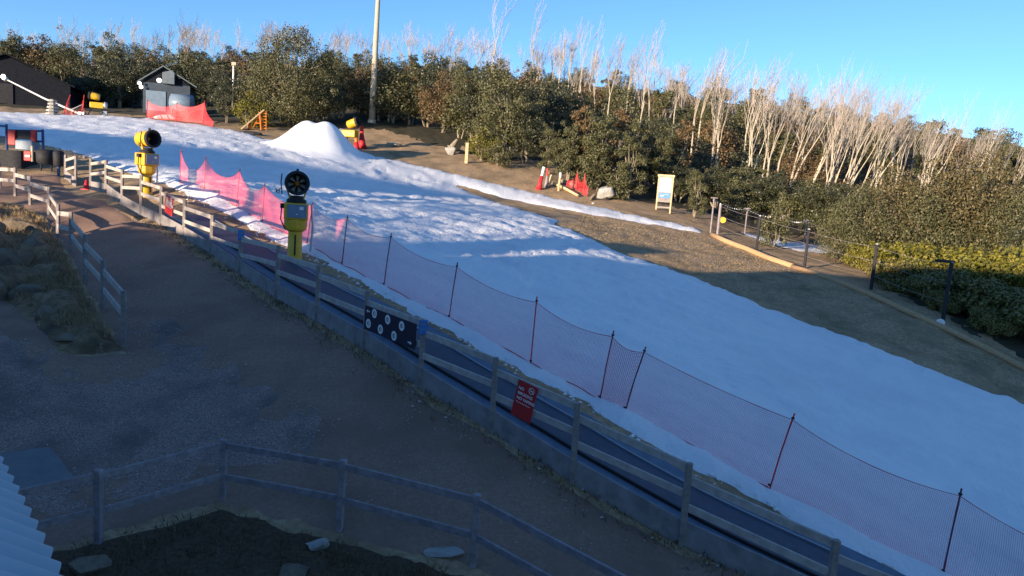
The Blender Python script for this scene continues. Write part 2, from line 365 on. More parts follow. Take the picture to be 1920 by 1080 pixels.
sheet('garden_bed', [(60,1045),(183,1015),(300,985),(417,950),(520,985),(636,1012),(760,1045),(882,1080),(1000,1140),(1150,1190),(1200,1500),(-300,1500),(-300,1090)], 'bed', .05, .3, .12, extra=.05 * fbm(GX * 3, GY * 3, 61, 3), seed=17)
sheet('rock_garden', [(-60,385),(30,385),(80,410),(104,448),(128,484),(152,536),(186,596),(226,655),(140,665),(95,650),(60,600),(10,560),(-200,560),(-200,400)], 'bank', .06, .3, .1, extra=.5 * np.clip(fbm(GX * 1.1, GY * 1.1, 63, 4) + .35, 0, 1), seed=19)
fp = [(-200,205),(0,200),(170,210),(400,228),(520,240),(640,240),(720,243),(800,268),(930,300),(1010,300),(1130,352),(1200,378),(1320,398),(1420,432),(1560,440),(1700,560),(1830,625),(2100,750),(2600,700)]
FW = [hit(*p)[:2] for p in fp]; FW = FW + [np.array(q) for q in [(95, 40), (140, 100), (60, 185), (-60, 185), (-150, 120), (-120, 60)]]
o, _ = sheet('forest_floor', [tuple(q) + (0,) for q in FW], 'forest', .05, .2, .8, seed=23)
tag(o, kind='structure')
# snow lying beyond the right-hand fence
sheet('snow_patch', [(1385,432),(1440,446),(1500,455),(1560,460),(1600,466),(1560,474),(1500,472),(1450,458),(1400,442)], 'snow', .06, .3, .25, seed=27)

# ---------------------------------------------------------------- timber fences
def up_from(base, py_top): return height_to(base, py_top)
def fence(name, label, cat, posts, rails, post_w=.10, wood='wood', postm='wood_post', group=None, skip=(), lean=None):
    """posts: (px, base row, top row); rails: (drop below left post top, drop below right post top, height, thickness, follow ground)"""
    B = [hit(p[0], p[1]) for p in posts]; H = [up_from(b, p[2]) for b, p in zip(B, posts)]
    root = empty(name, B[len(B) // 2], label=label, cat=cat, group=group); org = B[len(B) // 2]; par = root
    ps = []
    for b, h in zip(B, H):
        m = MB(); m.box((0, 0, h / 2 - .15), (post_w, post_w, h + .3)); 
        o = m.build('post', postm, par, bevel=.012); o.location = b - org; ps.append((b, h))
        dirn = 0
        o.rotation_euler.z = random.uniform(-.15, .15); o.rotation_euler.x = random.uniform(-.012, .012); o.rotation_euler.y = random.uniform(-.012, .012)
    for i in range(len(ps) - 1):
        if i in skip: continue
        (a, ha), (b, hb) = ps[i], ps[i + 1]; d = b - a; d[2] = 0; d /= np.linalg.norm(d); n = np.array([-d[1], d[0], 0])
        if (n @ (CAM - a)) < 0: n = -n
        for (l, r_, hh, th, fol) in rails:
            if fol:
                A = a + [0, 0, l]; Bq = b + [0, 0, r_]
            else:
                A = a + [0, 0, ha - l]; Bq = b + [0, 0, hb - r_]
            A = A + d * .02 - org; Bq = Bq - d * .02 - org
            m = MB(); m.bar(A + n * (.0 if not fol else -.0), Bq + n * 0, th, hh); m.build('board' if fol else 'rail', 'board' if fol else wood, par, bevel=.006)
    return root, ps
random.seed(4)
MAIN = [(123,335,290),(142,350,292),(170,357,296),(199,362,300),(229,385,318),(264,405,328),(302,422,349),(345,447,375),(396,478,403),(450,515,432),(518,560,460),(594,603,497),(683,655,545),(787,726,600),(921,810,670),(1072,905,755),(1277,1022,868),(1553,1098,1010)]
MAIN_EXT = MAIN[:-1] + [(1550,1150,1012),(1900,1330,1180)]
mf, MP = fence('timber_fence', 'long grey timber rail fence beside the gravel path and conveyor', 'fence', MAIN_EXT,
      [(.26, .07, .125, .045, False), (.70, .50, .12, .045, False), (.20, .20, .40, .04, True)], skip=(1,))
g2 = MB()
nb, NP = fence('timber_fence', 'low two-rail timber fence round the dark garden bed by the corrugated roof', 'fence',
      [(-30,1060,925),(185,1020,880),(418,935,823),(636,995,862),(886,1060,927),(1180,1230,1085)],
      [(.10, .09, .10, .045, False), (.62, .60, .10, .045, False)], wood='wood_dark', postm='wood_dark')
lf, LP = fence('timber_fence', 'timber fence between the rock garden and the gravel path', 'fence',
      [(-35,338,290),(0,352,304),(29,366,314),(57,385,330),(92,405,350),(109,445,383),(134,478,397),(159,530,439),(194,585,487),(232,650,545)],
      [(.30, .10, .15, .05, False), (.75, .55, .14, .05, False)])

# blue markers and boards fixed to the main fence
def fence_frame(i):
    (a, ha), (b, hb) = MP[i], MP[i + 1]; d = b - a; dz = d[2]; d = d.copy(); d[2] = 0; Lh = np.linalg.norm(d); d /= Lh
    n = np.array([d[1], -d[0], 0]); 
    if n @ (CAM - a) < 0: n = -n
    return a, ha, b, hb, d, n, Lh
def face_rot(d, slope=0.0):
    """euler for text lying in the vertical plane along d, readable from the camera side"""
    x = Vector((d[0], d[1], slope)).normalized(); z = Vector((0, 0, 1)); nrm = x.cross(z).normalized(); yv = nrm.cross(x).normalized()
    return Matrix((x, yv, nrm)).transposed().to_euler(), np.array(x), np.array(yv), np.array(nrm)
def on_fence_board(i, px0, px1, top_off, h, m, name, label, cat, yscale=None, slope=None):
    a, ha, b, hb, d, n, Lh = fence_frame(i)
    def fx(px):
        lo, hi = 0.0, 1.0
        for _ in range(30):
            t = (lo + hi) / 2; q = a + (b - a) * t + [0, 0, ha * .8]
            if proj(q)[0] < px: lo = t
            else: hi = t
        return t
    t0, t1 = fx(px0), fx(px1); sl = ((b[2] + hb - .07) - (a[2] + ha - .26)) / Lh if slope is None else slope
    rot, X, Yv, N = face_rot(d, sl)
    base = a + d * (t0 * Lh) + [0, 0, 0]; base[2] = a[2] + ha - .26 + sl * t0 * Lh
    W = (t1 - t0) * Lh * math.sqrt(1 + sl * sl); o = base + n * .05 + Yv * (.06 - top_off)
    root = empty(name, o, label=label, cat=cat); root.rotation_euler = rot
    mb = MB(); mb.box((W / 2, -h / 2, .006), (W, h, .012)); p = mb.build('panel', m, root, bevel=.003)
    return root, W, h
# navy sign with arrows and white discs
root, W, h = on_fence_board(12, 690, 785, .10, .52, 'navysign', 'direction_sign', 'navy board with two white arrows and six white discs on the fence', 'sign')
def disc(root, x, y, r, seg=20):
    mb = MB(); V = []; Fc = []
    for k in range(seg):
        a = 2 * math.pi * k / seg; V += [(x + r * math.cos(a), y + r * math.sin(a), .016), (x + .45 * r * math.cos(a), y + .45 * r * math.sin(a), .016)]
    Fc = [(2 * k, (2 * k + 2) % (2 * seg), (2 * k + 3) % (2 * seg), 2 * k + 1) for k in range(seg)]
    mb.add(V, Fc); mb.box((x + .1 * r, y, .016), (.35 * r, .5 * r, .003)); mb.build('disc', 'white', root)
def arrow(root, x, y, s, right):
    k = 1 if right else -1; mb = MB(); mb.box((x - k * s * .35, y, .016), (s * .9, s * .28, .003))
    mb.add([(x + k * s * .75, y, .0175), (x + k * s * .05, y + s * .45, .0175), (x + k * s * .05, y - s * .45, .0175)], [(0, 1, 2) if not right else (2, 1, 0)]); mb.build('arrow', 'white', root)
for fx_, fy_ in [(.20, .20), (.47, .24), (.74, .28), (.09, .70), (.34, .74), (.61, .78)]: disc(root, W * fx_, -h * fy_, .10)
arrow(root, W * .07, -h * .20, .09, False); arrow(root, W * .91, -h * .80, .09, True)
def red_sign(i, px0, px1, off, h, label):
    root, W, h = on_fence_board(i, px0, px1, off, h, 'redsign', 'warning_sign', label, 'sign', slope=-.18)
    s = W * .17
    for k, tx in enumerate(['NO', 'SMOKING', 'NO VAPING']):
        text(tx, s, 'white', root, (W * .10, -h * (.24 + .135 * k), .014), (0, 0, 0), depth=.001)
    for k in range(2):
        text('This is a smoke free area', s * .42, 'white', root, (W * .10, -h * (.60 + .05 * k), .014), (0, 0, 0), depth=.0005) if k == 0 else None
    mb = MB(); seg = 20; cx, cy, r = W * .74, -h * .15, W * .14
    V = []
    for k in range(seg):
        a = 2 * math.pi * k / seg; V += [(cx + r * math.cos(a), cy + r * math.sin(a), .0145), (cx + .8 * r * math.cos(a), cy + .8 * r * math.sin(a), .0145)]
    mb.add(V, [(2 * k, (2 * k + 2) % (2 * seg), (2 * k + 3) % (2 * seg), 2 * k + 1) for k in range(seg)])
    mb.box((cx, cy, .0148), (1.7 * r, .13 * r, .001), rz(-.8)); mb.box((cx, cy, .0156), (1.1 * r, .2 * r, .001)); mb.build('smoking_symbol', 'white', root)
    return root
red_sign(14, 974, 1010, -.04, .66, 'red no smoking sign hung on the rails, the nearer of the two')
red_sign(6, 314, 328, -.06, .62, 'small sunlit red no smoking sign on the far bend of the fence')
for i, lab in ((9, 'blue marker on a fence post near the yellow snow gun'), (13, 'blue marker on the fence post beside the navy sign')):
    b, h_ = MP[i]; n = (CAM - b) * [1, 1, 0]; n /= np.linalg.norm(n); ang = math.atan2(n[1], n[0]) + math.pi / 2
    r_ = empty('trail_marker', b + [0, 0, h_ - .13] + n * .075, ang, label=lab, cat='marker')
    mb = MB(); mb.box((0, 0, 0), (.17, .02, .28)); mb.build('plate', 'bluesign', r_, bevel=.004)
    mb = MB(); mb.box((0, -.0115, .06), (.10, .003, .05)); mb.build('symbol', 'panelblue', r_); mb = MB(); mb.box((0, -.0115, -.04), (.12, .003, .02)); mb.build('wording', 'panelblue', r_)

# ---------------------------------------------------------------- conveyor lift along the fence
def offset_line(P, off):
    out = []
    for i, p in enumerate(P):
        d = P[min(i + 1, len(P) - 1)] - P[max(i - 1, 0)]; n = np.array([-d[1], d[0]]); n /= np.linalg.norm(n)
        if n[1] < 0: n = -n
        out.append(p + n * off)
    return np.array(out)
base = np.array([p[0][:2] for p in MP[6:]]); 
_k = np.linspace(0, len(base) - 1, 120); cl = np.c_[np.interp(_k, range(len(base)), base[:, 0]), np.interp(_k, range(len(base)), base[:, 1])]
for _ in range(6): cl[1:-1] = (cl[:-2] + 2 * cl[1:-1] + cl[2:]) / 4
def ribbon(o0, o1, z0, z1, thick):
    a = offset_line(cl, o0); b = offset_line(cl, o1); zc = terrain(*offset_line(cl, .9).T); mb = MB(); V = []
    for p, q, z in zip(a, b, zc): V += [(p[0], p[1], z + z0), (q[0], q[1], z + z1), (q[0], q[1], z + z1 - thick), (p[0], p[1], z + z0 - thick)]
    Fc = []
    for i in range(len(a) - 1):
        for k in range(4): Fc.append((4 * i + k, 4 * i + (k + 1) % 4, 4 * i + 4 + (k + 1) % 4, 4 * i + 4 + k))
    Fc += [(3, 2, 1, 0), tuple(4 * (len(a) - 1) + k for k in range(4))]
    mb.add(V, Fc); return mb
org = np.array([cl[60][0], cl[60][1], tz(*cl[60])])
cv = empty('conveyor_lift', org, label='long blue-grey carpet conveyor lift running up behind the timber fence', cat='conveyor lift')
for nm, a_, b_, z_, th_, m_ in (('walkway', .14, .46, .17, .2, 'deck'), ('belt', .50, 1.48, .20, .06, 'belt'), ('walkway', 1.52, 2.0, .17, .2, 'deck')):
    o = ribbon(a_, b_, z_, z_, th_).build(nm, m_, cv, origin=org); o.location = (0, 0, 0)
for a_, m_ in ((.455, 'dark'), (1.475, 'strip')):
    o = ribbon(a_, a_ + .04, .225, .225, .08).build('edge_strip', m_, cv, origin=org); o.location = (0, 0, 0)

# ---------------------------------------------------------------- safety nets
def net(name, label, posts, sags, h=None, polem='dark', group=None, density='rednet', pr_=.018, low=.06):
    """posts: (px, base row, top px, top row)"""
    B = [hit(p[0], p[1]) for p in posts]; T = [at_y(p[2], p[3], b[1]) for p, b in zip(posts, B)]
    org = B[len(B) // 2]; root = empty(name, org, label=label, cat='safety net', group=group)
    for k, (b, t) in enumerate(zip(B, T)):
        mb = MB(); mb.tube([b - org - [0, 0, .2], (b + t) / 2 - org, t - org], pr_, 8); 
        redp = isinstance(polem, (list, tuple)) and polem[k % len(polem)] or polem
        p_ = mb.build('pole', redp, root, smooth=False)
        mb = MB(); 
        for f_ in (.08, .93): q = b + (t - b) * f_ - org; mb.tube([q, q + (t - b) * .02], pr_ * 2.1, 8)
        mb.build('clip', 'black', root)
    u = 0.0; row = 22
    for i in range(len(B) - 1):
        s_, slump = sags[i] if isinstance(sags[i], tuple) else (sags[i], .0)
        mb = MB(); mb2 = MB(); W = np.linalg.norm(B[i + 1] - B[i]); n = 20; V = []; UV = []
        tp = [B[k] + (T[k] - B[k]) * .92 for k in (i, i + 1)]; bt = [B[k] + (T[k] - B[k]) * low for k in (i, i + 1)]
        for a in range(n + 1):
            f_ = a / n; top = tp[0] + (tp[1] - tp[0]) * f_; bot = bt[0] + (bt[1] - bt[0]) * f_
            hh = np.linalg.norm(top - bot); sg = s_ * 4 * f_ * (1 - f_) if s_ < .5 else s_ * (1 - abs(2 * f_ - 1) ** 3) ** .5 * 1.0
            if s_ >= .3: sg = s_ * (1 - min(1, abs(2 * f_ - 1)) ** 2.2)
            top = top + (bot - top) * sg
            bot = bot.copy(); bot[2] += .05 * math.sin(f_ * 9 + i) * .5
            for c in range(5):
                g_ = c / 4; q = bot + (top - bot) * g_; q = q + np.array([0, -1, 0]) * .06 * math.sin(math.pi * g_) * math.sin(f_ * 7 + i) ; V.append(q - org); UV.append((u + W * f_, hh * g_))
        Fc = []; Fu = []
        for a in range(n):
            for c in range(4):
                ix = (a * 5 + c, a * 5 + c + 1, a * 5 + 6 + c, a * 5 + 5 + c); Fc.append(ix); Fu.append([UV[k] for k in ix])
        mb.add(V, Fc, Fu); mb.build('mesh_panel', 'rednet_mid' if (density == 'rednet' and i in (1, 2, 3, 9)) else density, root)
        # rope along the bottom where the net is bunched up
        pts = [V[a * 5] + np.array([0, 0, -.01]) for a in range(n + 1)]; mb2.tube(pts, .012, 5); 
        pts = [V[a * 5 + 4] for a in range(n + 1)]; mb2.tube(pts, .006, 5); mb2.build('rope', 'red', root)
        u += W
    return root
NET = [(337,345,340,280),(383,357,386,292),(443,392,450,315),(491,421,497,342),(574,462,587,377),(640,500,652,402),(718,541,734,437),(840,602,858,492),(994,688,1007,556),(1122,755,1151,620),(1168,775,1211,650),(1438,922,1490,775),(1765,1085,1803,916),(2150,1300,2190,1080)]
net('safety_net', 'long sagging red net on leaning poles between the conveyor and the snow run', NET, [.52, .36, .30, .24, .16, .12, .11, .10, .10, .08, .04, .12, .12],
    polem=['red','red','redpole','redpole','redpole','redpole','redpole','redpole','red','redpole','redpole','red','redpole','redpole'], pr_=.015)
net('safety_net', 'red net fence in front of the slate-blue hut', [(275,223,277,186),(330,228,332,192),(380,234,384,188),(398,238,401,228)], [.25, .2, .3], density='rednet_thick', polem='red', pr_=.03)
net('safety_net', 'pair of sunlit red net peaks beside the stacked timber cone', [(117,216,132,178),(135,217,140,206),(152,217,158,178),(158,218,161,212)], [.5, .55, .4], density='rednet_thick', polem='red', pr_=.03)
net('safety_net', 'red net strung over logs beside the pale boulder', [(1060,348,1066,338),(1080,356,1083,323),(1094,366,1097,326),(1100,368,1103,352)], [.3, .45, .2], density='rednet_thick', polem='red', pr_=.04)

# ---------------------------------------------------------------- snow guns
def barrel(parent, c, ax, r, ln, m='yellow', back='yellow'):
    c = np.array(c, float); ax = np.array(ax, float); ax /= np.linalg.norm(ax)
    e = empty('barrel', (0, 0, 0)); bpy.data.objects.remove(e)
    mb = MB(); mb.lathe([(-ln * .55, r * .80), (-ln * .5, r * .93), (-ln * .1, r), (ln * .32, r * .97)], c, ax, 28); b = mb.build('barrel', m, parent, smooth=True)
    mb = MB(); mb.lathe([(ln * .30, r * 1.0), (ln * .33, r * 1.07), (ln * .5, r * 1.12), (ln * .53, r * 1.05), (ln * .50, r * .86), (ln * .30, r * .80), (-ln * .3, r * .78)], c, ax, 28); mb.build('nozzle_ring', 'dark', b, smooth=True)
    mb = MB(); mb.lathe([(-ln * .57, .001), (-ln * .57, r * .5), (-ln * .55, r * .82), (-ln * .50, r * .86)], c, ax, 24); mb.build('intake_grille', 'steel', b, smooth=True)
    mb = MB(); mb.lathe([(ln * .16, .001), (ln * .15, r * .14), (ln * .05, r * .26), (-ln * .2, r * .28), (-ln * .25, .001)], c, ax, 16); mb.build('fan_hub', 'orange', b, smooth=True)
    ref = np.cross(ax, (0, 0, 1)); ref /= np.linalg.norm(ref); q = np.cross(ref, ax); mb = MB()
    for k in range(7):
        a = 2 * math.pi * k / 7 + .3; d = math.cos(a) * ref + math.sin(a) * q; s_ = np.cross(ax, d)
        p0, p1 = c + d * r * .24, c + d * r * .80; mb.add([p0 - s_ * r * .07 + ax * .03, p0 + s_ * r * .07 - ax * .03, p1 + s_ * r * .16 - ax * .05, p1 - s_ * r * .16 + ax * .05], [(0, 1, 2, 3)])
    mb.build('fan_blades', 'dark', b)
    mb = MB(); mb.lathe([(-ln * .28, .001), (-ln * .29, r * .8)], c, ax, 24); mb.build('stator', 'steel', b)
    mb = MB(); top = c + q * r * 1.05 + ax * ln * .2; mb.box(top + q * .03, (.07, .07, .12)); mb.build('lifting_lug', 'dark', b); return b
def tower_gun(px, py, py_top, aim, label):
    p = hit(px, py); s_ = height_to(p, py_top) / 2.70
    r_ = empty('snow_gun', p, math.atan2(aim[1], aim[0]) - math.pi / 2, label=label, cat='snow gun', group='yellow fan snow guns on columns beside the snow run'); r_.scale = (s_, s_, s_)
    mb = MB(); mb.lathe([(-.3, .24), (0, .24), (.04, .235), (.05, .215), (.9, .205)], n=24); mb.build('column', 'yellow', r_, smooth=True)
    mb = MB(); mb.box((.0, .218, .45), (.05, .02, .62)); mb.build('cable_cover', 'dark', r_, bevel=.005)
    mb = MB(); mb.lathe([(.84, .21), (.90, .31), (.98, .335), (1.2, .345), (1.22, .30)], n=8); mb.build('collar', 'yellow', r_, bevel=.02)
    mb = MB(); mb.box((0, 0, 1.46), (.70, .62, .50)); cb = mb.build('control_box', 'yellow', r_, bevel=.04)
    mb = MB(); mb.box((-.02, .318, 1.47), (.56, .02, .40)); mb.build('control_panel', 'panelblue', cb, bevel=.006)
    mb = MB(); mb.box((-.15, .331, 1.56), (.12, .006, .09)); mb.box((-.02, .331, 1.38), (.04, .006, .03)); mb.build('display', 'white', cb)
    mb = MB(); mb.box((.40, .05, 1.60), (.12, .16, .14)); mb.tube([(.42, .05, 1.55), (.44, .05, 1.2), (.30, .05, .9)], .02, 6); mb.build('valve', 'dark', cb)
    mb = MB(); mb.lathe([(1.70, .26), (1.74, .30), (1.80, .28), (1.86, .20), (1.92, .20)], n=20); mb.build('swivel', 'dark', r_, smooth=True)
    mb = MB()
    for sx in (-1, 1): mb.bar((sx * .20, 0, 1.85), (sx * .33, 0, 2.25), .05, .12, up=(0, 1, 0))
    mb.build('yoke', 'yellow', r_, bevel=.01)
    barrel(r_, (0, 0, 2.28), (0, 1, .06), .325, .8)
    mb = MB(); mb.tube([(.42, .18, 1.95), (.46, .22, 2.3), (.44, .26, 2.55)], .018, 6); mb.tube([(.56, .3, 1.98), (.60, .3, 2.12)], .012, 5); mb.tube([(.50, .3, 1.98), (.50, .3, 2.1)], .012, 5); mb.tube([(.46, .22, 2.12), (.60, .3, 2.0), (.50, .3, 1.98)], .012, 5); mb.build('hose', 'dark', r_)
    mb = MB(); mb.tube([(-.44, -.05, 1.7), (-.50, -.02, 1.0), (-.46, 0, .25)], .03, 8); mb.build('water_pipe', 'steel', r_)
    return r_
tower_gun(552, 486, 318, (.29, -.96), 'yellow fan snow gun facing the camera, its column rising behind the fence')
tower_gun(275, 366, 241, (.86, -.45), 'sunlit yellow fan snow gun turned sideways, behind the far fence bend')
def field_gun(px, py, ht, aim, label, tilt=.35):
    p = hit(px, py); r_ = empty('snow_gun', p, math.atan2(aim[1], aim[0]) - math.pi / 2, label=label, cat='snow gun', group='portable snow guns at the far edge of the snow'); s_ = ht / 2.3; r_.scale = (s_,) * 3
    mb = MB(); mb.box((0, 0, 1.05), (.62, 1.15, .52)); mb.build('machine_box', 'yellow', r_, bevel=.06)
    mb = MB(); mb.lathe([(-.85, .02), (-.84, .30), (-.58, .32), (-.56, .2)], (0, 0, 1.1), (0, 1, 0), 18); mb.build('compressor', 'steel', r_, smooth=True)
    mb = MB(); 
    for sx, sy in ((-.45, -.6), (.45, -.6), (0, .8)): mb.tube([(sx * .4, sy * .5, .85), (sx, sy, .02)], .045, 6)
    mb.tube([(-.45, -.6, .05), (.45, -.6, .05)], .04, 6); mb.build('frame', 'dark', r_)
    mb = MB(); mb.box((0, -.65, .35), (.5, .4, .45)); mb.build('valve_block', 'steel', r_, bevel=.03)
    barrel(r_, (0, .25, 1.85), (0, 1, tilt), .32, .85); return r_
field_gun(655, 277, 2.45, (.8, -.25), 'yellow portable snow gun with a silver drum beside the white snow pile')
field_gun(182, 219, 2.1, (-.9, -.35), 'yellow portable snow gun at the left edge of the forest by red nets', .1)
# snow lance
p0 = hit(155, 216); tip = at_y(12, 149, p0[1] + 1.0)
r_ = empty('snow_lance', p0, label='white snow lance leaning steeply left with a bright lamp at its tip', cat='snow lance')
d_ = tip - p0; mb = MB(); mb.tube([(0, 0, 0), d_ * .5 + [0, 0, -.10], d_], [.09, .075, .055], 8); mb.build('boom', 'white', r_)
mb = MB(); mb.lathe([(-.15, .05), (0, .2), (.12, .2), (.16, .05)], d_, d_, 12); mb.build('lance_head', 'steel', r_)
mb = MB(); mb.box((0, 0, .1), (.5, .5, .3)); mb.tube([(0, 0, .1), (.0, 0, .9), d_ * .15], .05, 6); mb.build('base', 'steel', r_)
mb = MB(); mb.lathe([(0, .22), (.08, .16), (.1, .001)], d_ + np.array([-.1, -.25, .18]), (0, -1, 0), 14); mb.build('lamp', 'lamp', r_)
# tapering stack of pale slats
p0 = hit(99, 217); r_ = empty('slatted_cone', p0, label='tapering stack of pale timber slats beside the snow lance', cat='timber stack')
H_ = height_to(p0, 186)
for k in range(5):
    z = H_ * (k + .5) / 5; ww = 1.05 * (1 - .5 * k / 5)
    mb = MB(); mb.lathe([(z - H_ * .055, ww * .52), (z + H_ * .055, ww * .50)], n=10); mb.lathe([(z + H_ * .055, ww * .5), (z + H_ * .056, .001)], n=10); mb.build('slat_ring', 'rockpale', r_)
mb = MB(); mb.lathe([(0, .4), (H_, .16)], n=8); mb.build('core', 'wood_post', r_)

# ---------------------------------------------------------------- buildings and other things at the far edge
def W2(px, Y): return col(px, Y)
# slate hut
c0 = hit(318, 214, 20); c0 = W2(318, 74)
hut = empty('hut', c0, R(14), label='slate-blue hut with steep gable roof and floodlights behind the red net', cat='hut')
hut.scale = (.92, .92, .88); hw, dp, hh = 2.25, 3.2, 3.0
mb = MB(); mb.box((0, 0, hh / 2 - .3), (2 * hw, dp, hh + .6)); mb.build('wall', 'wallblue', hut)
mb = MB(); y0, y1 = -dp / 2 - .35, dp / 2 + .3
def gable(mb, x0, x1, xr, z0, zr, y0, y1, t=.12):
    for xa, za, xb, zb in ((x0, z0, xr, zr), (xr, zr, x1, z0)):
        V = [(xa, y0, za), (xb, y0, zb), (xb, y1, zb), (xa, y1, za)]; V += [(a, b, c + t) for a, b, c in V]
        mb.add(V, [(3, 2, 1, 0), (4, 5, 6, 7), (0, 1, 5, 4), (2, 3, 7, 6), (0, 4, 7, 3), (1, 2, 6, 5)])
gable(mb, -hw - .5, hw + .7, -.3, hh - .15, hh + 1.75, y0, y1); mb.build('roof', 'rooflight', hut)
mb = MB(); mb.add([(-hw, -dp / 2 - .01, hh), (hw, -dp / 2 - .01, hh), (-.3, -dp / 2 - .01, hh + 1.6)], [(0, 1, 2)]); mb.build('gable_wall', 'wall', hut)
mb = MB(); mb.box((.25, -dp / 2 - .28, hh + .55), (1.15, .5, 1.15)); mb.add([(-.35, -dp / 2 - .53, hh + 1.12), (.85, -dp / 2 - .53, hh + 1.12), (.6, -dp / 2 - .53, hh + 1.42)], [(0, 1, 2)]); mb.build('loft_box', 'rooflight', hut, bevel=.02)
mb = MB(); mb.box((-1.0, -dp / 2 - .04, 1.1), (1.9, .06, 2.1)); mb.build('door', 'panelblue', hut, bevel=.01)
for x, z, q in ((-.65, hh + .25, 0), (-2.5, hh - .25, 1), (-2.35, hh - .62, 1)):
    mb = MB(); mb.lathe([(0, .24 - .05 * q), (.1, .2 - .05 * q), (.14, .001)], (x, -dp / 2 - .35, z), (.35, -1, -.1), 14); l_ = mb.build('floodlight', 'lamp', hut)
    mb = MB(); mb.tube([(x, -dp / 2 - .3, z), (x + .1, -dp / 2, z + .05)], .03, 5); mb.build('bracket', 'dark', l_)
# snow-making tank on its side
c1 = W2(341, 70.5); tk = empty('water_tank', c1, R(8), label='rounded pale blue tank lying beside the slate hut', cat='tank')
mb = MB(); mb.lathe([(-1.05, .001), (-1.0, .6), (-.9, .85), (.9, .85), (1.0, .6), (1.05, .001)], (0, 0, 1.25), (1, 0, 0), 20); mb.build('shell', 'panelblue', tk, smooth=True)
mb = MB(); [mb.box((x, 0, .25), (.2, 1.3, .9)) for x in (-.6, .6)]; mb.build('cradle', 'dark', tk)
# dark barn on the left
c2 = W2(25, 74); bn = empty('barn', c2, R(20), label='large dark gabled barn behind the snow lance at the forest edge', cat='barn'); bn.scale.z = .74
mb = MB(); mb.box((0, 2.5, 1.2), (10.5, 9, 3.4)); mb.build('wall', 'wall', bn)
mb = MB(); mb.add([(-5.25, -2.01, 2.9), (5.25, -2.01, 2.9), (0, -2.01, 5.9)], [(0, 1, 2)]); mb.build('gable_wall', 'wall', bn)
mb = MB(); gable(mb, -5.7, 5.7, 0, 2.7, 6.0, -2.4, 7.3, .15); mb.build('roof', 'wall', bn)
mb = MB(); mb.box((-1.2, -2.06, 1.15), (3.4, .08, 2.5)); mb.build('door', 'dark', bn)
# rolled tarp behind the net, timber ramp, cone, mat
p = hit(308, 224); r_ = empty('rolled_tarp', p, label='low white rolled tarp behind the red net fence', cat='tarp'); mb = MB(); mb.tube([(-.9, 0, .1), (-.3, 0, .22), (.5, .05, .24), (1.0, 0, .12)], [.1, .2, .22, .1], 10); mb.build('roll', 'white', r_, smooth=True); mb = MB(); [mb.tube([(x, 0, .20), (x + .04, 0, .22)], .235, 10) for x in (-.2, .4)]; mb.build('strap', 'dark', r_)
p = hit(452, 243); q = hit(490, 244); tp = at_y(495, 206, q[1]); r_ = empty('timber_ramp', p, label='sloping timber plank propped on an orange trestle', cat='ramp')
mb = MB(); mb.bar((0, 0, .05), tp - p, .5, .10); mb.build('plank', 'timber', r_, bevel=.01)
mb = MB(); tt = tp - p; mb.tube([tt * .85 + [0, -.2, 0], tt * .85 + [-.5, -.2, -1.25]], .06, 6); mb.tube([tt * .85 + [0, -.2, 0], tt * .85 + [.15, -.2, -1.45]], .06, 6); mb.tube([tt * .85 + [-.4, -.2, -.9], tt * .85 + [.1, -.2, -.9]], .04, 6); mb.build('trestle', 'orange', r_)
mb = MB(); e0 = tt + np.array([.0, -.1, -.1])
for sx in (-.22, .22): mb.tube([e0 + [sx, 0, 0], e0 + [sx + .1, -.1, -1.8]], .03, 5)
for k in range(6): mb.tube([e0 + [-.2, 0, -.25 * k - .2], e0 + [.3, -.05, -.25 * k - .2]], .03, 5)
mb.build('ladder', 'orange', r_)
p = hit(468, 243); r_ = empty('traffic_cone', p, label='small orange traffic cone under the sloping plank', cat='cone'); mb = MB(); mb.lathe([(.03, .18), (.5, .08), (.62, .03), (.63, .001)], n=14); mb.build('cone', 'orange', r_, smooth=True); mb = MB(); mb.box((0, 0, .02), (.42, .42, .04)); mb.build('foot', 'black', r_)
p = hit(470, 252); r_ = empty('rubber_mat', p, R(-12), label='crumpled black mat at the foot of the timber ramp', cat='mat'); mb = MB(); mb.lathe([(.0, 1.0), (.14, .9), (.24, .4), (.26, .001)], n=12); o = mb.build('sheet', 'black', r_); o.scale = (1.1, .5, 1)
# fence post line, tall light pole, small posts, green roof
p = W2(697, 74); r_ = empty('light_pole', p, label='tall pale tapering light pole rising out of the picture', cat='light pole')
mb = MB(); mb.tube([(0, 0, -.3), (.0, 0, 5), (.02, 0, 10), (.04, 0, 17)], [.33, .27, .22, .16], 14); mb.build('shaft', 'pole', r_, smooth=True)
mb = MB(); mb.lathe([(0, .42), (.35, .40), (.36, .3)], n=12); mb.build('foot', 'pole', r_)
mb = MB(); mb.box((0, 0, 17.0), (2.2, .2, .15)); [mb.box((x, -.2, 17.2), (.45, .3, .35)) for x in (-.8, 0, .8)]; mb.build('lamp_head', 'dark', r_, bevel=.02)
for px, hh_, lb in ((709, 1.55, 'short weathered post just right of the tall light pole'), (728, 1.65, 'pale grey post standing second right of the light pole')):
    p = W2(px, 75.5); r_ = empty('wooden_post', p, label=lb, cat='post'); mb = MB(); mb.tube([(0, 0, -.2), (.03, 0, hh_)], [.12, .11], 8); mb.build('shaft', 'pole', r_); mb = MB(); mb.lathe([(hh_ - .02, .125), (hh_ + .03, .125), (hh_ + .06, .001)], (.03, 0, 0), n=8); mb.build('cap', 'steel', r_)
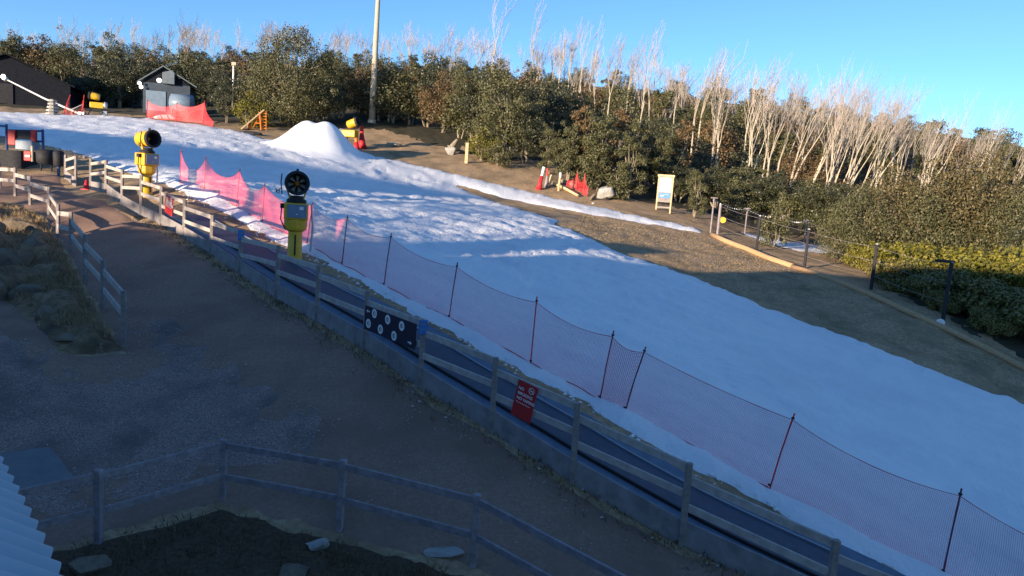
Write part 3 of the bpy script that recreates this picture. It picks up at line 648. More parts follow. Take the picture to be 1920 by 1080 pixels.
p = W2(682, 80); r_ = empty('shelter', p, label='small pale green shelter roof left of the light pole', cat='shelter'); mb = MB(); mb.add([(-.7, -.8, 2.6), (1.2, -.8, 2.75), (1.2, .8, 3.1), (-.7, .8, 2.95), (-.7, -.8, 2.3), (1.2, -.8, 2.55), (1.2, .8, 2.9), (-.7, .8, 2.75)], [(0, 1, 2, 3), (7, 6, 5, 4), (0, 4, 5, 1), (1, 5, 6, 2), (2, 6, 7, 3), (3, 7, 4, 0)]); mb.build('roof', 'greenroof', r_)
for x in (-.6, 1.1):
    mb = MB(); mb.tube([(x, -.6, 0), (x, -.6, 2.6)], .05, 6); mb.build('leg', 'wood_post', r_)
# white pole and sign in the trees left
p = W2(436, 83); r_ = empty('marker_pole', p, label='thin white pole with a small head half hidden by the big gum', cat='pole'); mb = MB(); hp_ = height_to(p, 120); mb.tube([(0, 0, 0), (0, 0, hp_)], .09, 6); mb.build('shaft', 'white', r_); mb = MB(); mb.box((.1, -.1, hp_), (.5, .3, .35)); mb.build('head', 'pole', r_, bevel=.03)

# ---------------------------------------------------------------- snow pile
pm = hit(578, 288); Rr, Hh = 3.0, 0
top = height_to(pm + np.array([0, 2.4, tz(pm[0], pm[1] + 2.4) - pm[2]]), 227)
n = 90; xs = np.linspace(-4.2, 4.6, n); ys = np.linspace(-2.6, 5.6, n); XX, YY = np.meshgrid(xs, ys, indexing='ij')
def bell(cx, cy, r, h): 
    d = np.hypot((XX - cx), (YY - cy) / 1.05) / r; return h * np.clip(1 - d, 0, None) ** 1.05 * (1 - .25 * np.exp(-(d / .25) ** 2)) 
Z = np.maximum(bell(-.55, 2.2, 3.4, 3.0), bell(.55, 2.3, 3.7, 3.05)); k_ = 6.0
pk = lambda cx, h, w_: h * np.exp(-(np.hypot((XX - cx), (YY - 2.2) / 1.15) / w_) ** 1.95)
k_ = 5.0; Z = np.log(np.exp(k_ * pk(-.70, 2.45, 1.85)) + np.exp(k_ * pk(.62, 2.6, 2.0))) / k_ - math.log(2) / k_; Z = np.where(Z < .05, 0, Z)
Z = Z * (1 + .03 * fbm(XX * .8, YY * .8, 71, 2)) + .03 * fbm(XX * 1.5, YY * 1.5, 72, 3)
GXp, GYp = XX + pm[0], YY + pm[1]; tzg = terrain(GXp, GYp); Zw = tzg + Z * (top / 2.5) + .06 - pm[2]
Q = np.array([[i * n + j, (i + 1) * n + j, (i + 1) * n + j + 1, i * n + j + 1] for i in range(n - 1) for j in range(n - 1)])
edge = (Z.ravel() < .02); Zf = Zw.ravel().copy(); Zf[edge] -= .5
sp = npmesh('snow_pile', np.stack([XX.ravel(), YY.ravel(), Zf], -1), Q, 'freshsnow', smooth=True); sp.location = pm
tag(sp, 'smooth twin-peaked pile of fresh white snow at the top of the run', 'snow pile')

# ---------------------------------------------------------------- rocks
def rock(px, py, size, label, m='rock', seed=0, flat=.7, rot=0, name='boulder', cat='rock', group=None, sink=.3, Y=None):
    p = hit(px, py) if Y is None else W2(px, Y); rnd = random.Random(seed)
    import bmesh
    bm = bmesh.new(); bmesh.ops.create_icosphere(bm, subdivisions=4, radius=1)
    V = np.array([v.co[:] for v in bm.verts]); 
    pl = [np.array([rnd.gauss(0, 1) for _ in range(3)]) for _ in range(9)]
    for q in pl:
        q /= np.linalg.norm(q); d = V @ q; lim = rnd.uniform(.32, .72); V = V - np.clip(d - lim, 0, None)[:, None] * q * .93
    V *= (1.12 + .14 * fbm(V[:, 0] * 2 + seed, V[:, 1] * 2 + V[:, 2] * 1.7, seed, 4) + .05 * fbm(V[:, 0] * 7 + V[:, 2] * 5, V[:, 1] * 7, seed + 3, 2))[:, None]
    V = V * np.array([size[0], size[1], size[2]]) / 2
    for v, c in zip(bm.verts, V): v.co = c
    me = bpy.data.meshes.new(name); bm.to_mesh(me); bm.free(); me.materials.append(MT[m])
    o = bpy.data.objects.new(name, me); C.objects.link(o); o.location = p + [0, 0, size[2] * (.5 - sink)]; o.rotation_euler.z = rot
    return tag(o, label, cat, group)
RK = [(34,436,(2.0,1.2,.8),'large sunlit boulder behind the far end of the rock garden','rock'),(-30,455,(1.6,1.4,1.1),'sunlit rock cut by the left picture edge above a darker one','rock'),
 (18,505,(1.5,1.2,1.2),'sunlit broken rock with a flat slanting face','rock'),(60,470,(1.0,.9,.7),'angular sunlit rock with an upright slab face','rock'),(-8,560,(1.0,1.0,.9),'sunlit knobbly rock at the lower left corner of the rock garden','rock'),
 (60,560,(1.0,.8,.5),'dark boulder in shade below the sunlit rocks','rock'),(95,600,(1.0,.8,.55),'low grey boulder on the shaded edge of the rock garden','rock'),
 (135,640,(.9,.7,.4),'flat dark stone at the lower tip of the rock garden','rock'),(105,520,(.9,.7,.45),'rounded dark rock among grass beside the timber fence','rock'),(170,655,(.6,.5,.3),'small stone near the last post of the fence by the path','rock'),
 (598,1030,(.45,.4,.32),'pale round stone in the dark garden bed','rockpale'),(545,1085,(.6,.5,.3),'half-buried dark stone at the bottom of the garden bed','rock'),(830,1040,(.6,.4,.14),'flat pale stone behind the two-rail fence','rockpale'),(160,1075,(.6,.5,.35),'dark stone beside the corrugated roof edge','rock'),
 (738,274,(1.7,1.0,.55),'pale flat rock on the brown bank right of the light pole','rockpale'),(846,289,(1.2,1.0,.8),'pale rock beside the leaning stump','rockpale'),(866,288,(.9,.9,.9),'brownish rock left of the short timber post','rock'),
 (960,283,(1.6,1.0,.6),'pale rock under the dark gums right of the yellow bush','rockpale'),(935,300,(.9,.7,.4),'small pale rock in front of the dark gums','rockpale'),
 (1132,372,(1.5,1.2,1.35),'large pale round boulder beside the red net','rockpale'),(1112,376,(.8,.7,.8),'tan rock leaning on the large pale boulder','rock'),(1113,382,(.3,.3,.2),'small white stone in front of the pale boulder','white')]
for k, (x, y, s_, lb, m_) in enumerate(RK): rock(x, y, s_, lb, m_, seed=40 + k, rot=k * 1.3)
# leaning stump, short timber post
p = hit(846, 284); r_ = empty('tree_stump', p, label='pale leaning broken stump on the brown bank', cat='stump'); mb = MB(); mb.tube([(-.2, 0, 0), (.15, 0, .6), (.45, 0, 1.05)], [.28, .2, .10], 8); mb.build('trunk', 'bark', r_); mb = MB(); mb.tube([(0, 0, .3), (-.35, 0, .5)], [.1, .05], 6); mb.build('branch', 'bark', r_)
p = hit(874, 306); r_ = empty('timber_post', p, label='short raw timber post standing in front of the yellow bush', cat='post'); mb = MB(); mb.box((0, 0, .75), (.24, .24, 1.6)); mb.build('shaft', 'timber', r_, bevel=.015); mb = MB(); mb.box((0, 0, 1.57), (.26, .26, .05)); mb.build('cap', 'wood', r_, bevel=.01)
# rolled nets / padded poles / cut logs beside the thin snow track
def roll_pole(px, py, tpx, tpy, label, m1, m2, r0=.14):
    b = hit(px, py); t = at_y(tpx, tpy, b[1]) - b; r_ = empty('rolled_net', b, label=label, cat='rolled net')
    mb = MB(); mb.tube([(0, 0, -.05), t * .25, t * .6], [r0 * 1.9, r0 * 1.2, r0 * .8], 10); mb.build('net_roll', m1, r_, smooth=True)
    mb = MB(); mb.tube([t * .45, t * .75, t], [r0 * .75, r0 * .7, r0 * .8], 8); mb.build('pole', m2, r_); return r_
roll_pole(1010, 355, 1020, 313, 'red net rolled round a white pole above the thin snow track', 'red', 'white')
roll_pole(1024, 350, 1027, 316, 'dark pole wrapped in a dull red net', 'wood_dark', 'redsign', .1)
roll_pole(668, 279, 668, 258, 'red net bundled at the foot of a short orange pole', 'red', 'orange', .18)
roll_pole(679, 277, 678, 237, 'tall red net furled on its pole beside the yellow portable gun', 'red', 'red', .22)
p = hit(1047, 358); r_ = empty('timber_post', p, label='white-topped timber post between the logs and the rolled net', cat='post'); mb = MB(); mb.tube([(0, 0, -.1), (.05, 0, 1.35)], .085, 8); mb.build('shaft', 'timber', r_); mb = MB(); mb.lathe([(1.0, .095), (1.36, .095), (1.38, .001)], (.05, 0, 0), n=8); mb.build('cap', 'white', r_)
for k, (a, b, rr, lb) in enumerate((((1036,346),(1084,370),.12,'pale debarked log lying downhill beside the rolled red net'),((1050,342),(1080,352),.14,'second log behind the pale one, under the red net'),((1030,350),(1036,332),.15,'stubby log propped upright left of the white-topped post'))):
    pa, pb = hit(*a), hit(*b)
    if k == 2: pb = pa + np.array([.15, 0, .75])
    r_ = empty('log', pa, label=lb, cat='log'); mb = MB(); mb.tube([(0, 0, rr), (pb - pa) * .5 + [0, 0, rr + .05], pb - pa + [0, 0, rr]], [rr, rr * .95, rr * .8], 9); mb.build('stem', 'timber' if k != 1 else 'bark', r_); mb = MB(); mb.tube([np.array([0, 0, rr]) - (pb - pa) * .004, np.array([0, 0, rr]) - (pb - pa) * .012], rr * .9, 9); mb.build('cut_end', 'pole', r_)
# information board
p = hit(1243, 397); H_ = height_to(p, 328); an = R(-24)
r_ = empty('information_board', p, an, label='tall white information board on two timber legs by the forest', cat='sign board')
for sx in (-.52, .52):
    mb = MB(); mb.box((sx, 0, H_ / 2 - .1), (.11, .11, H_ + .2)); mb.build('leg', 'timber', r_, bevel=.01)
mb = MB(); mb.box((0, 0, H_ - .06), (1.25, .14, .16)); mb.build('top_beam', 'timber', r_, bevel=.01)
mb = MB(); mb.box((0, -.03, H_ * .60), (.93, .05, H_ * .68)); bd = mb.build('backing', 'wood_post', r_)
mb = MB(); mb.box((0, -.065, H_ * .865), (.84, .02, H_ * .12)); hp = mb.build('header_panel', 'white', bd)
mb = MB(); [mb.box((x, -.077, H_ * .85), (w_, .004, .05)) for x, w_ in ((-.2, .2), (.02, .18), (.22, .16))]; mb.build('heading', 'wood_post', hp)
mb = MB(); mb.box((0, -.065, H_ * .66), (.90, .02, H_ * .25)); pp = mb.build('poster', 'white', bd)
mb = MB(); mb.tube([(0, -.08, H_ * .57), (.02, -.08, H_ * .64), (-.01, -.08, H_ * .73)], .018, 5); mb.box((-.08, -.078, H_ * .60), (.06, .004, .14)); mb.box((.07, -.078, H_ * .59), (.08, .004, .10)); mb.build('drawing', 'wood_post', pp)
mb = MB(); mb.box((0, -.065, H_ * .44), (.86, .02, H_ * .14)); lp = mb.build('lower_panel', 'bluesign', bd)
mb = MB(); mb.box((-.18, -.078, H_ * .43), (.28, .004, .12)); mb.box((.12, -.078, H_ * .47), (.4, .004, .04)); mb.build('lower_picture', 'panelblue', lp)
mb = MB(); mb.box((0, 0, .32), (1.0, .06, .12)); mb.build('stretcher', 'wood_post', r_)

# ---------------------------------------------------------------- right-hand post and wire fence, coir log
FB = [(1345,440,383),(1418,470,405),(1508,502,430),(1633,542,458),(1768,600,492)]
B = [hit(a, b) for a, b, c in FB]; Hs = [height_to(q, c) for q, (a, b, c) in zip(B, FB)]
org = B[2]; r_ = empty('post_fence', org, label='row of tall dark posts with thin wires behind the orange edging log', cat='fence')
for k, (b, h_) in enumerate(zip(B, Hs)):
    mb = MB(); mb.tube([b - org - [0, 0, .3], b - org + [0, 0, h_]], .085, 8); po = mb.build('post', 'dark' if k > 0 else 'wood_dark', r_); mb = MB(); mb.lathe([(h_, .1), (h_ + .03, .1), (h_ + .04, .001)], b - org, n=8); mb.build('cap', 'steel', po)
    if k == 4: mb = MB(); mb.box(b - org + [-.3, 0, h_ + .03], (.8, .15, .12)); mb.build('lamp_arm', 'dark', po)
for f_ in (.3, .62, .93):
    mb = MB(); 
    for i in range(4):
        a, b = B[i] + [0, 0, Hs[i] * f_] - org, B[i + 1] + [0, 0, Hs[i + 1] * f_] - org
        mb.tube([a, (a + b) / 2 - [0, 0, .06], b], .008, 4)
    mb.build('wire', 'wood_dark', r_)
bb = [(1332,436,371),(1396,438,391),(1460,450,404),(1507,458,413),(1640,500,453),(1700,520,470)]
B2 = [hit(a, b) for a, b, c in bb]; H2 = [height_to(q, c) for q, (a, b, c) in zip(B2, bb)]
org = B2[2]; r_ = empty('mesh_fence', org, label='dark wire mesh fence with knotted top wire at the forest edge', cat='fence')
for b, h_ in zip(B2, H2):
    mb = MB(); mb.tube([b - org - [0, 0, .3], b - org + [0, 0, h_]], .055, 6); mb.box(b - org + [0, 0, h_], (.45, .08, .06)); mb.build('post', 'wood_dark', r_)
u = 0
for i in range(len(B2) - 1):
    a, b = B2[i] - org, B2[i + 1] - org; Wd = np.linalg.norm(b - a); ha, hb = H2[i] * .97, H2[i + 1] * .97
    mb = MB(); mb.add([a, b, b + [0, 0, hb], a + [0, 0, ha]], [(0, 1, 2, 3)], [[(u, 0), (u + Wd, 0), (u + Wd, hb), (u, ha)]]); mb.build('mesh_panel', 'mesh', r_); u += Wd
    mb = MB(); ta, tb = a + [0, 0, ha], b + [0, 0, hb]; pts = [ta + (tb - ta) * t - np.array([0, 0, .25 * 4 * t * (1 - t)]) for t in np.linspace(0, 1, 10)]; mb.tube(pts, .010, 4)
    for t in np.linspace(.04, .96, 14): q = ta + (tb - ta) * t - np.array([0, 0, .25 * 4 * t * (1 - t)]); mb.box(q, (.06, .06, .06), rz(t * 20))
    mb.build('top_wire', 'steel', r_)
p = B[0] + np.array([.25, -.05, 1.0]); r_ = empty('warning_disc', p, label='small round yellow sign on the first dark fence post', cat='sign'); mb = MB(); mb.lathe([(0, .20), (.02, .20), (.021, .001)], (0, 0, 0), (-.3, -1, 0), 16); mb.build('plate', 'yellow', r_); mb = MB(); mb.tube([(-.25, .05, 0), (0, .02, 0)], .02, 5); mb.build('bracket', 'steel', r_)
LG = [(1322,434),(1335,443),(1360,455),(1400,470),(1440,487),(1485,503),(1520,514),(1580,535),(1640,560),(1700,588),(1750,610),(1800,634),(1860,664),(1920,695),(2000,735),(2100,790)]
P = [hit(*q) for q in LG]; org = P[5]
r_ = empty('edging_log', org, label='long orange-brown rolled edging log along the grass slope', cat='edging')
mb = MB(); mb.tube([q - org + [0, 0, .11] for q in P[1:6]], .16, 12); mb.build('log_section', 'coir', r_, smooth=True)
mb = MB(); mb.tube([q - org + [0, 0, .10] for q in P[5:]], .13, 12); mb.build('log_section', 'coir', r_, smooth=True)
p = hit(1762, 614); r_ = empty('drain_cap', p, label='round pale blue pipe cap on the edging log below the last dark post', cat='pipe cap'); n_ = (CAM - p); n_[2] += 1
mb = MB(); mb.lathe([(0, .17), (.06, .17), (.065, .12), (.04, .11), (.035, .001)], (0, 0, .2), n_, 16); mb.build('cap', 'white', r_, smooth=False); mb = MB(); mb.lathe([(-.4, .12), (0, .12)], (0, 0, .2), n_, 12); mb.build('pipe', 'steel', r_)

# ---------------------------------------------------------------- lift station at the left edge
c3 = hit(20, 312); org = c3
r_ = empty('lift_station', org, label='blue steel frame lift station with red panels at the far left', cat='lift station')
def PX(px, py, Y): q = at_y(px, py, Y); return q - org
Yk = c3[1]
for nm, (x0, y0_), (x1, y1_), rad in (('post', (82, 306), (80, 243), .06), ('post', (14, 312), (12, 233), .06), ('post', (-40, 300), (-40, 230), .06), ('rail', (-50, 231), (12, 237), .045), ('rail', (-50, 252), (12, 257), .045), ('rail', (14, 244), (82, 246), .045), ('rail', (62, 264), (82, 266), .045)):
    mb = MB(); mb.tube([PX(x0, y0_, Yk + (0 if px == 0 else .5)), PX(x1, y1_, Yk + .5)], rad, 8); mb.build(nm, 'blue_steel', r_)
def slab(x0, y0_, x1, y1_, dpt, m_, nm, dy=0.0):
    a, b = PX(x0, y0_, Yk + dy), PX(x1, y1_, Yk + dy); c_ = (a + b) / 2; mb = MB(); mb.box(c_ + [0, dpt / 2, 0], (abs(b[0] - a[0]), dpt, abs(b[2] - a[2]))); return mb.build(nm, m_, r_, bevel=.02)
slab(14, 243, 28, 272, .12, 'redsign', 'red_panel', .2); slab(57, 243, 66, 266, .12, 'redsign', 'red_panel', .2); slab(30, 243, 58, 262, .5, 'black', 'hood', .3)
slab(-50, 276, 40, 316, 1.6, 'dark', 'machine_body', -.2); slab(28, 262, 60, 282, .6, 'panelblue', 'side_box', .1)
slab(44, 283, 58, 302, .08, 'redsign', 'notice', -.5); slab(46, 290, 56, 295, .1, 'white', 'notice_print', -.54); slab(57, 273, 61, 303, .1, 'pole', 'notice_post', -.48)
p = hit(87, 322); q = empty('rubbish_bin', p, label='dark rounded bin on legs beside the lift station', cat='bin')
mb = MB(); mb.lathe([(.35, .30), (.45, .42), (.95, .45), (1.05, .3), (1.06, .001)], n=16); mb.build('drum', 'black', q, smooth=True)
for a in (-.25, .25): mb = MB(); mb.tube([(a, 0, 0), (a, 0, .45)], .04, 6); mb.build('leg', 'dark', q)
p = hit(110, 330); q = empty('padded_post', p, label='dark padded post at the path gate', cat='post'); mb = MB(); mb.lathe([(.45, .16), (.5, .22), (1.1, .24), (1.18, .15), (1.19, .001)], n=12); mb.build('padding', 'black', q, smooth=True); mb = MB(); mb.tube([(0, 0, -.1), (0, 0, .6)], .07, 8); mb.build('shaft', 'blue_steel', q)
p = hit(162, 356); q = empty('traffic_cone', p, label='small red traffic cone at the gap in the timber fence', cat='cone'); mb = MB(); mb.lathe([(.03, .14), (.42, .05), (.45, .001)], n=14); mb.build('cone', 'red', q, smooth=True); mb = MB(); mb.box((0, 0, .02), (.34, .34, .035)); mb.build('foot', 'red', q)

# ---------------------------------------------------------------- the corrugated roof below the camera (part of the building it hangs on)
E0, E1 = at_y(0, 885, 2.12), None
e0 = CAM + ray(-2, 878) * (-.95 / ray(-2, 878)[2]); e1 = CAM + ray(112, 1100) * (-.95 / ray(112, 1100)[2])
ed = e1 - e0; ed[2] = 0; el = np.linalg.norm(ed); ed /= el; pn = np.array([-ed[1], ed[0], 0]); 
if pn[0] > 0: pn = -pn
al = R(36); dn = pn * math.cos(al) + np.array([0, 0, math.sin(al)])
r_ = empty('corrugated_roof_building', (e0[0], e0[1], 0), label='building corner with pale blue corrugated steel roof at the lower left', cat='building'); org = np.array([e0[0], e0[1], 0])
nrm = np.cross(dn, ed); nrm /= np.linalg.norm(nrm); nrm = nrm if nrm[2] > 0 else -nrm
V = []; na = 16 * 34; a0 = -1.6; pitch_ = .088; t_len = .62
for k in range(na + 1):
    s_ = a0 + 2.2 * el / 1 * 0 + (k / na) * 34 * pitch_; ph = math.cos(2 * math.pi * s_ / pitch_) * .013
    for t_ in (-.02, t_len): V.append(e0 - org + ed * s_ + dn * t_ + nrm * ph)
Fc = [(2 * k, 2 * k + 2, 2 * k + 3, 2 * k + 1) for k in range(na)]
mb = MB(); mb.add(V, Fc); o = mb.build('roof', 'roof', r_, smooth=True); sm = o.modifiers.new('solid', 'SOLIDIFY'); sm.thickness = .002
mb = MB(); ga = e0 - org + ed * a0 + pn * .06 + [0, 0, -.05]; gb = e0 - org + ed * (a0 + 3.0) + pn * .06 + [0, 0, -.05]; mb.bar(ga, gb, .02, .12); mb.build('fascia', 'wall', r_)
mb = MB(); wa, wb = e0 - org + ed * a0 + pn * .5, e0 - org + ed * (a0 + 3.0) + pn * .5; wa[2] = wb[2] = 0; mb.add([wa - [0, 0, .5], wb - [0, 0, .5], wb + [0, 0, 4.3], wa + [0, 0, 4.3]], [(0, 1, 2, 3)]); o = mb.build('wall', 'wall', r_); sm = o.modifiers.new('solid', 'SOLIDIFY'); sm.thickness = .1

# ---------------------------------------------------------------- trees
def leaves(rs, centres, radii, per, size, squash=.8):
    """leaf-sized quads in clumps; returns verts (4n,3)"""
    out = []
    for c, r, n in zip(centres, radii, per):
        d = rs.normal(size=(n, 3)); d /= np.linalg.norm(d, axis=1)[:, None]; rr = r * rs.uniform(.25, 1.0, n) ** .4 * (1 + .12 * rs.normal(size=n))
        p = c + d * rr[:, None] * [1, 1, squash]
        nr = d * [1, 1, .9] + [0, 0, .15] + rs.normal(size=(n, 3)) * .55; nr /= np.linalg.norm(nr, axis=1)[:, None]
        a = np.cross(nr, rs.normal(size=(n, 3)) * [1, 1, .5]); a /= np.linalg.norm(a, axis=1)[:, None] + 1e-9; b = np.cross(nr, a)
        L_ = size * rs.uniform(.7, 1.35, n)[:, None]; W_ = L_ * rs.uniform(.45, .7, n)[:, None]
        out.append(np.stack([p - a * L_ * .5, p + b * W_ * .5, p + a * L_ * .5, p - b * W_ * .5], 1).reshape(-1, 3))
    return np.concatenate(out)
def leaf_obj(name, V, m, parent):
    return npmesh(name, V, np.arange(len(V)).reshape(-1, 4), m, parent)
def limb(rs, a, b, wob=.05, n=5):
    t = np.linspace(0, 1, n)[:, None]; P = a + (b - a) * t; Ln = np.linalg.norm(b - a)
    P[1:-1] += rs.normal(size=(n - 2, 3)) * wob * Ln * [1, 1, .4]; return P
def gum(seed, H, Wd, m, nl=5200, size=.15, bare=.22, stems=4, nc=22, top='round'):
    """a snow gum: several pale stems from the base, clumped crown; one Empty with trunk and crown"""
    rs = np.random.RandomState(seed); root = empty('snow_gum', (0, 0, 0)); cs = []; rad = []
    for k in range(nc):
        for _ in range(40):
            z = rs.uniform(bare, .95); prof = {'round': math.sin(math.pi * min(1, (z - bare + .12) / (1.1 - bare)) ** .9), 'cone': (1.08 - z) * 1.1, 'tall': .75}[top]
            a = rs.uniform(0, 2 * math.pi); q = math.sqrt(rs.uniform(.05, 1)) * prof * .5 * Wd * .85
            c = np.array([q * math.cos(a), q * math.sin(a), z * H]); 
            if all(np.linalg.norm((c - o) * [1, 1, .8]) > .20 * Wd for o in cs): break
        cs.append(c); rad.append(Wd * rs.uniform(.13, .23) * (1.15 - .4 * z))
    per = np.array(rad) ** 2; per = (nl * per / per.sum()).astype(int)
    V = leaves(rs, cs, rad, per, size, .85)
    # odd sprigs outside the clumps
    k = nl // 12; cc = [cs[i] + rs.normal(size=3) * rad[i] * 1.0 for i in rs.randint(0, nc, 26)]; V = np.concatenate([V, leaves(rs, cc, [Wd * .05] * 26, [k // 26 + 1] * 26, size)])
    leaf_obj('crown', V, m, root)
    mb = MB(); base = []
    for s_ in range(stems):
        a = rs.uniform(0, 6.28); b0 = np.array([math.cos(a), math.sin(a), 0]) * .02 * H * (stems > 1); i = rs.randint(nc); e = b0 * 5 + np.array([0, 0, H * rs.uniform(.45, .6)]) + rs.normal(size=3) * [.06 * Wd, .06 * Wd, 0]
        P = limb(rs, b0 - [0, 0, .2], e, .03); r0 = .016 * H * rs.uniform(.7, 1.1); mb.tube(P, np.linspace(r0, r0 * .5, 5), 7); base.append((e, r0 * .5, P))
    for c in cs:
        e, r0, P = min(base, key=lambda q: np.linalg.norm(q[0] - c)); st = P[rs.randint(2, 5)]
        if c[2] < st[2]: st = P[1]
        mb.tube(limb(rs, st, c, .06, 4), [r0 * .8, r0 * .6, r0 * .4, r0 * .15], 5, cap=False)
    mb.build('trunk', 'bark', root); root['h'] = H; return root
def copy_tree(o, parent=None):
    c = o.copy(); C.objects.link(c); c.parent = parent
    for ch in list(o.children): copy_tree(ch, c)
    return c
VAR = {}
specs = dict(r1=(1, 6.5, 5.0, 'leaf_a'), r2=(2, 6.5, 4.4, 'leaf_a'), r3=(3, 6.0, 5.4, 'leaf_b'), d1=(4, 6.5, 5.0, 'leaf_d'), d2=(5, 6.0, 4.6, 'leaf_d'))
for k, (sd, H, Wd, m) in specs.items(): VAR[k] = gum(sd, H, Wd, m, nl=10000, size=.14)
VAR['big'] = gum(40, 9.0, 8.6, 'leaf_a', nl=26000, size=.15, bare=.12, nc=52, stems=6)
VAR['t1'] = gum(6, 6.5, 2.9, 'leaf_a', nl=7500, size=.13, bare=.12, nc=20, top='tall', stems=2)
VAR['t2'] = gum(7, 6.0, 2.4, 'leaf_b', nl=6500, size=.13, bare=.10, nc=18, top='tall', stems=2)
VAR['c1'] = gum(8, 8.0, 4.2, 'leaf_d', nl=9000, size=.15, bare=.04, nc=26, top='cone', stems=1)
VAR['b1'] = gum(9, 5.0, 6.0, 'leaf_a', nl=13000, size=.13, bare=.10, nc=36, stems=5)
VAR['b2'] = gum(10, 5.0, 6.2, 'leaf_f', nl=13000, size=.13, bare=.10, nc=36, stems=5)
VAR['s1'] = gum(11, 2.4, 2.0, 'leaf_a', nl=1800, size=.12, bare=.05, nc=14, stems=3)
VAR['s2'] = gum(12, 2.4, 2.4, 'leaf_c', nl=2600, size=.11, bare=.02, nc=14, stems=3)
# cheaper ones for the hillside
VAR['h1'] = gum(21, 6.0, 5.6, 'leaf_a', nl=3000, size=.25, bare=.12, nc=16, stems=2)
VAR['h2'] = gum(22, 6.0, 5.2, 'leaf_b', nl=3000, size=.25, bare=.12, nc=16, stems=2)
VAR['h3'] = gum(23, 6.0, 6.0, 'leaf_d', nl=3000, size=.25, bare=.10, nc=16, stems=2)
VAR['h4'] = gum(24, 6.5, 4.0, 'leaf_a', nl=3000, size=.25, bare=.10, nc=14, top='tall', stems=2)
used = set()
def put(kind, p, H, rot, name='snow_gum', label=None, cat='tree', group=None, wide=1.0):
    o = copy_tree(VAR[kind]); o.name = name; s_ = H / VAR[kind]['h']; o.scale = (s_ * wide, s_ * wide, s_); o.location = p; o.rotation_euler.z = rot
    del o['h']; return tag(o, label, cat, group)
def tree_px(kind, px, Y, top, label, wide=1.0, name='snow_gum', cat='tree', group=None):
    p = col(px, Y); H = height_to(p, top); return put(kind, p, H, px * .37 + Y, name, label, cat, group, wide)
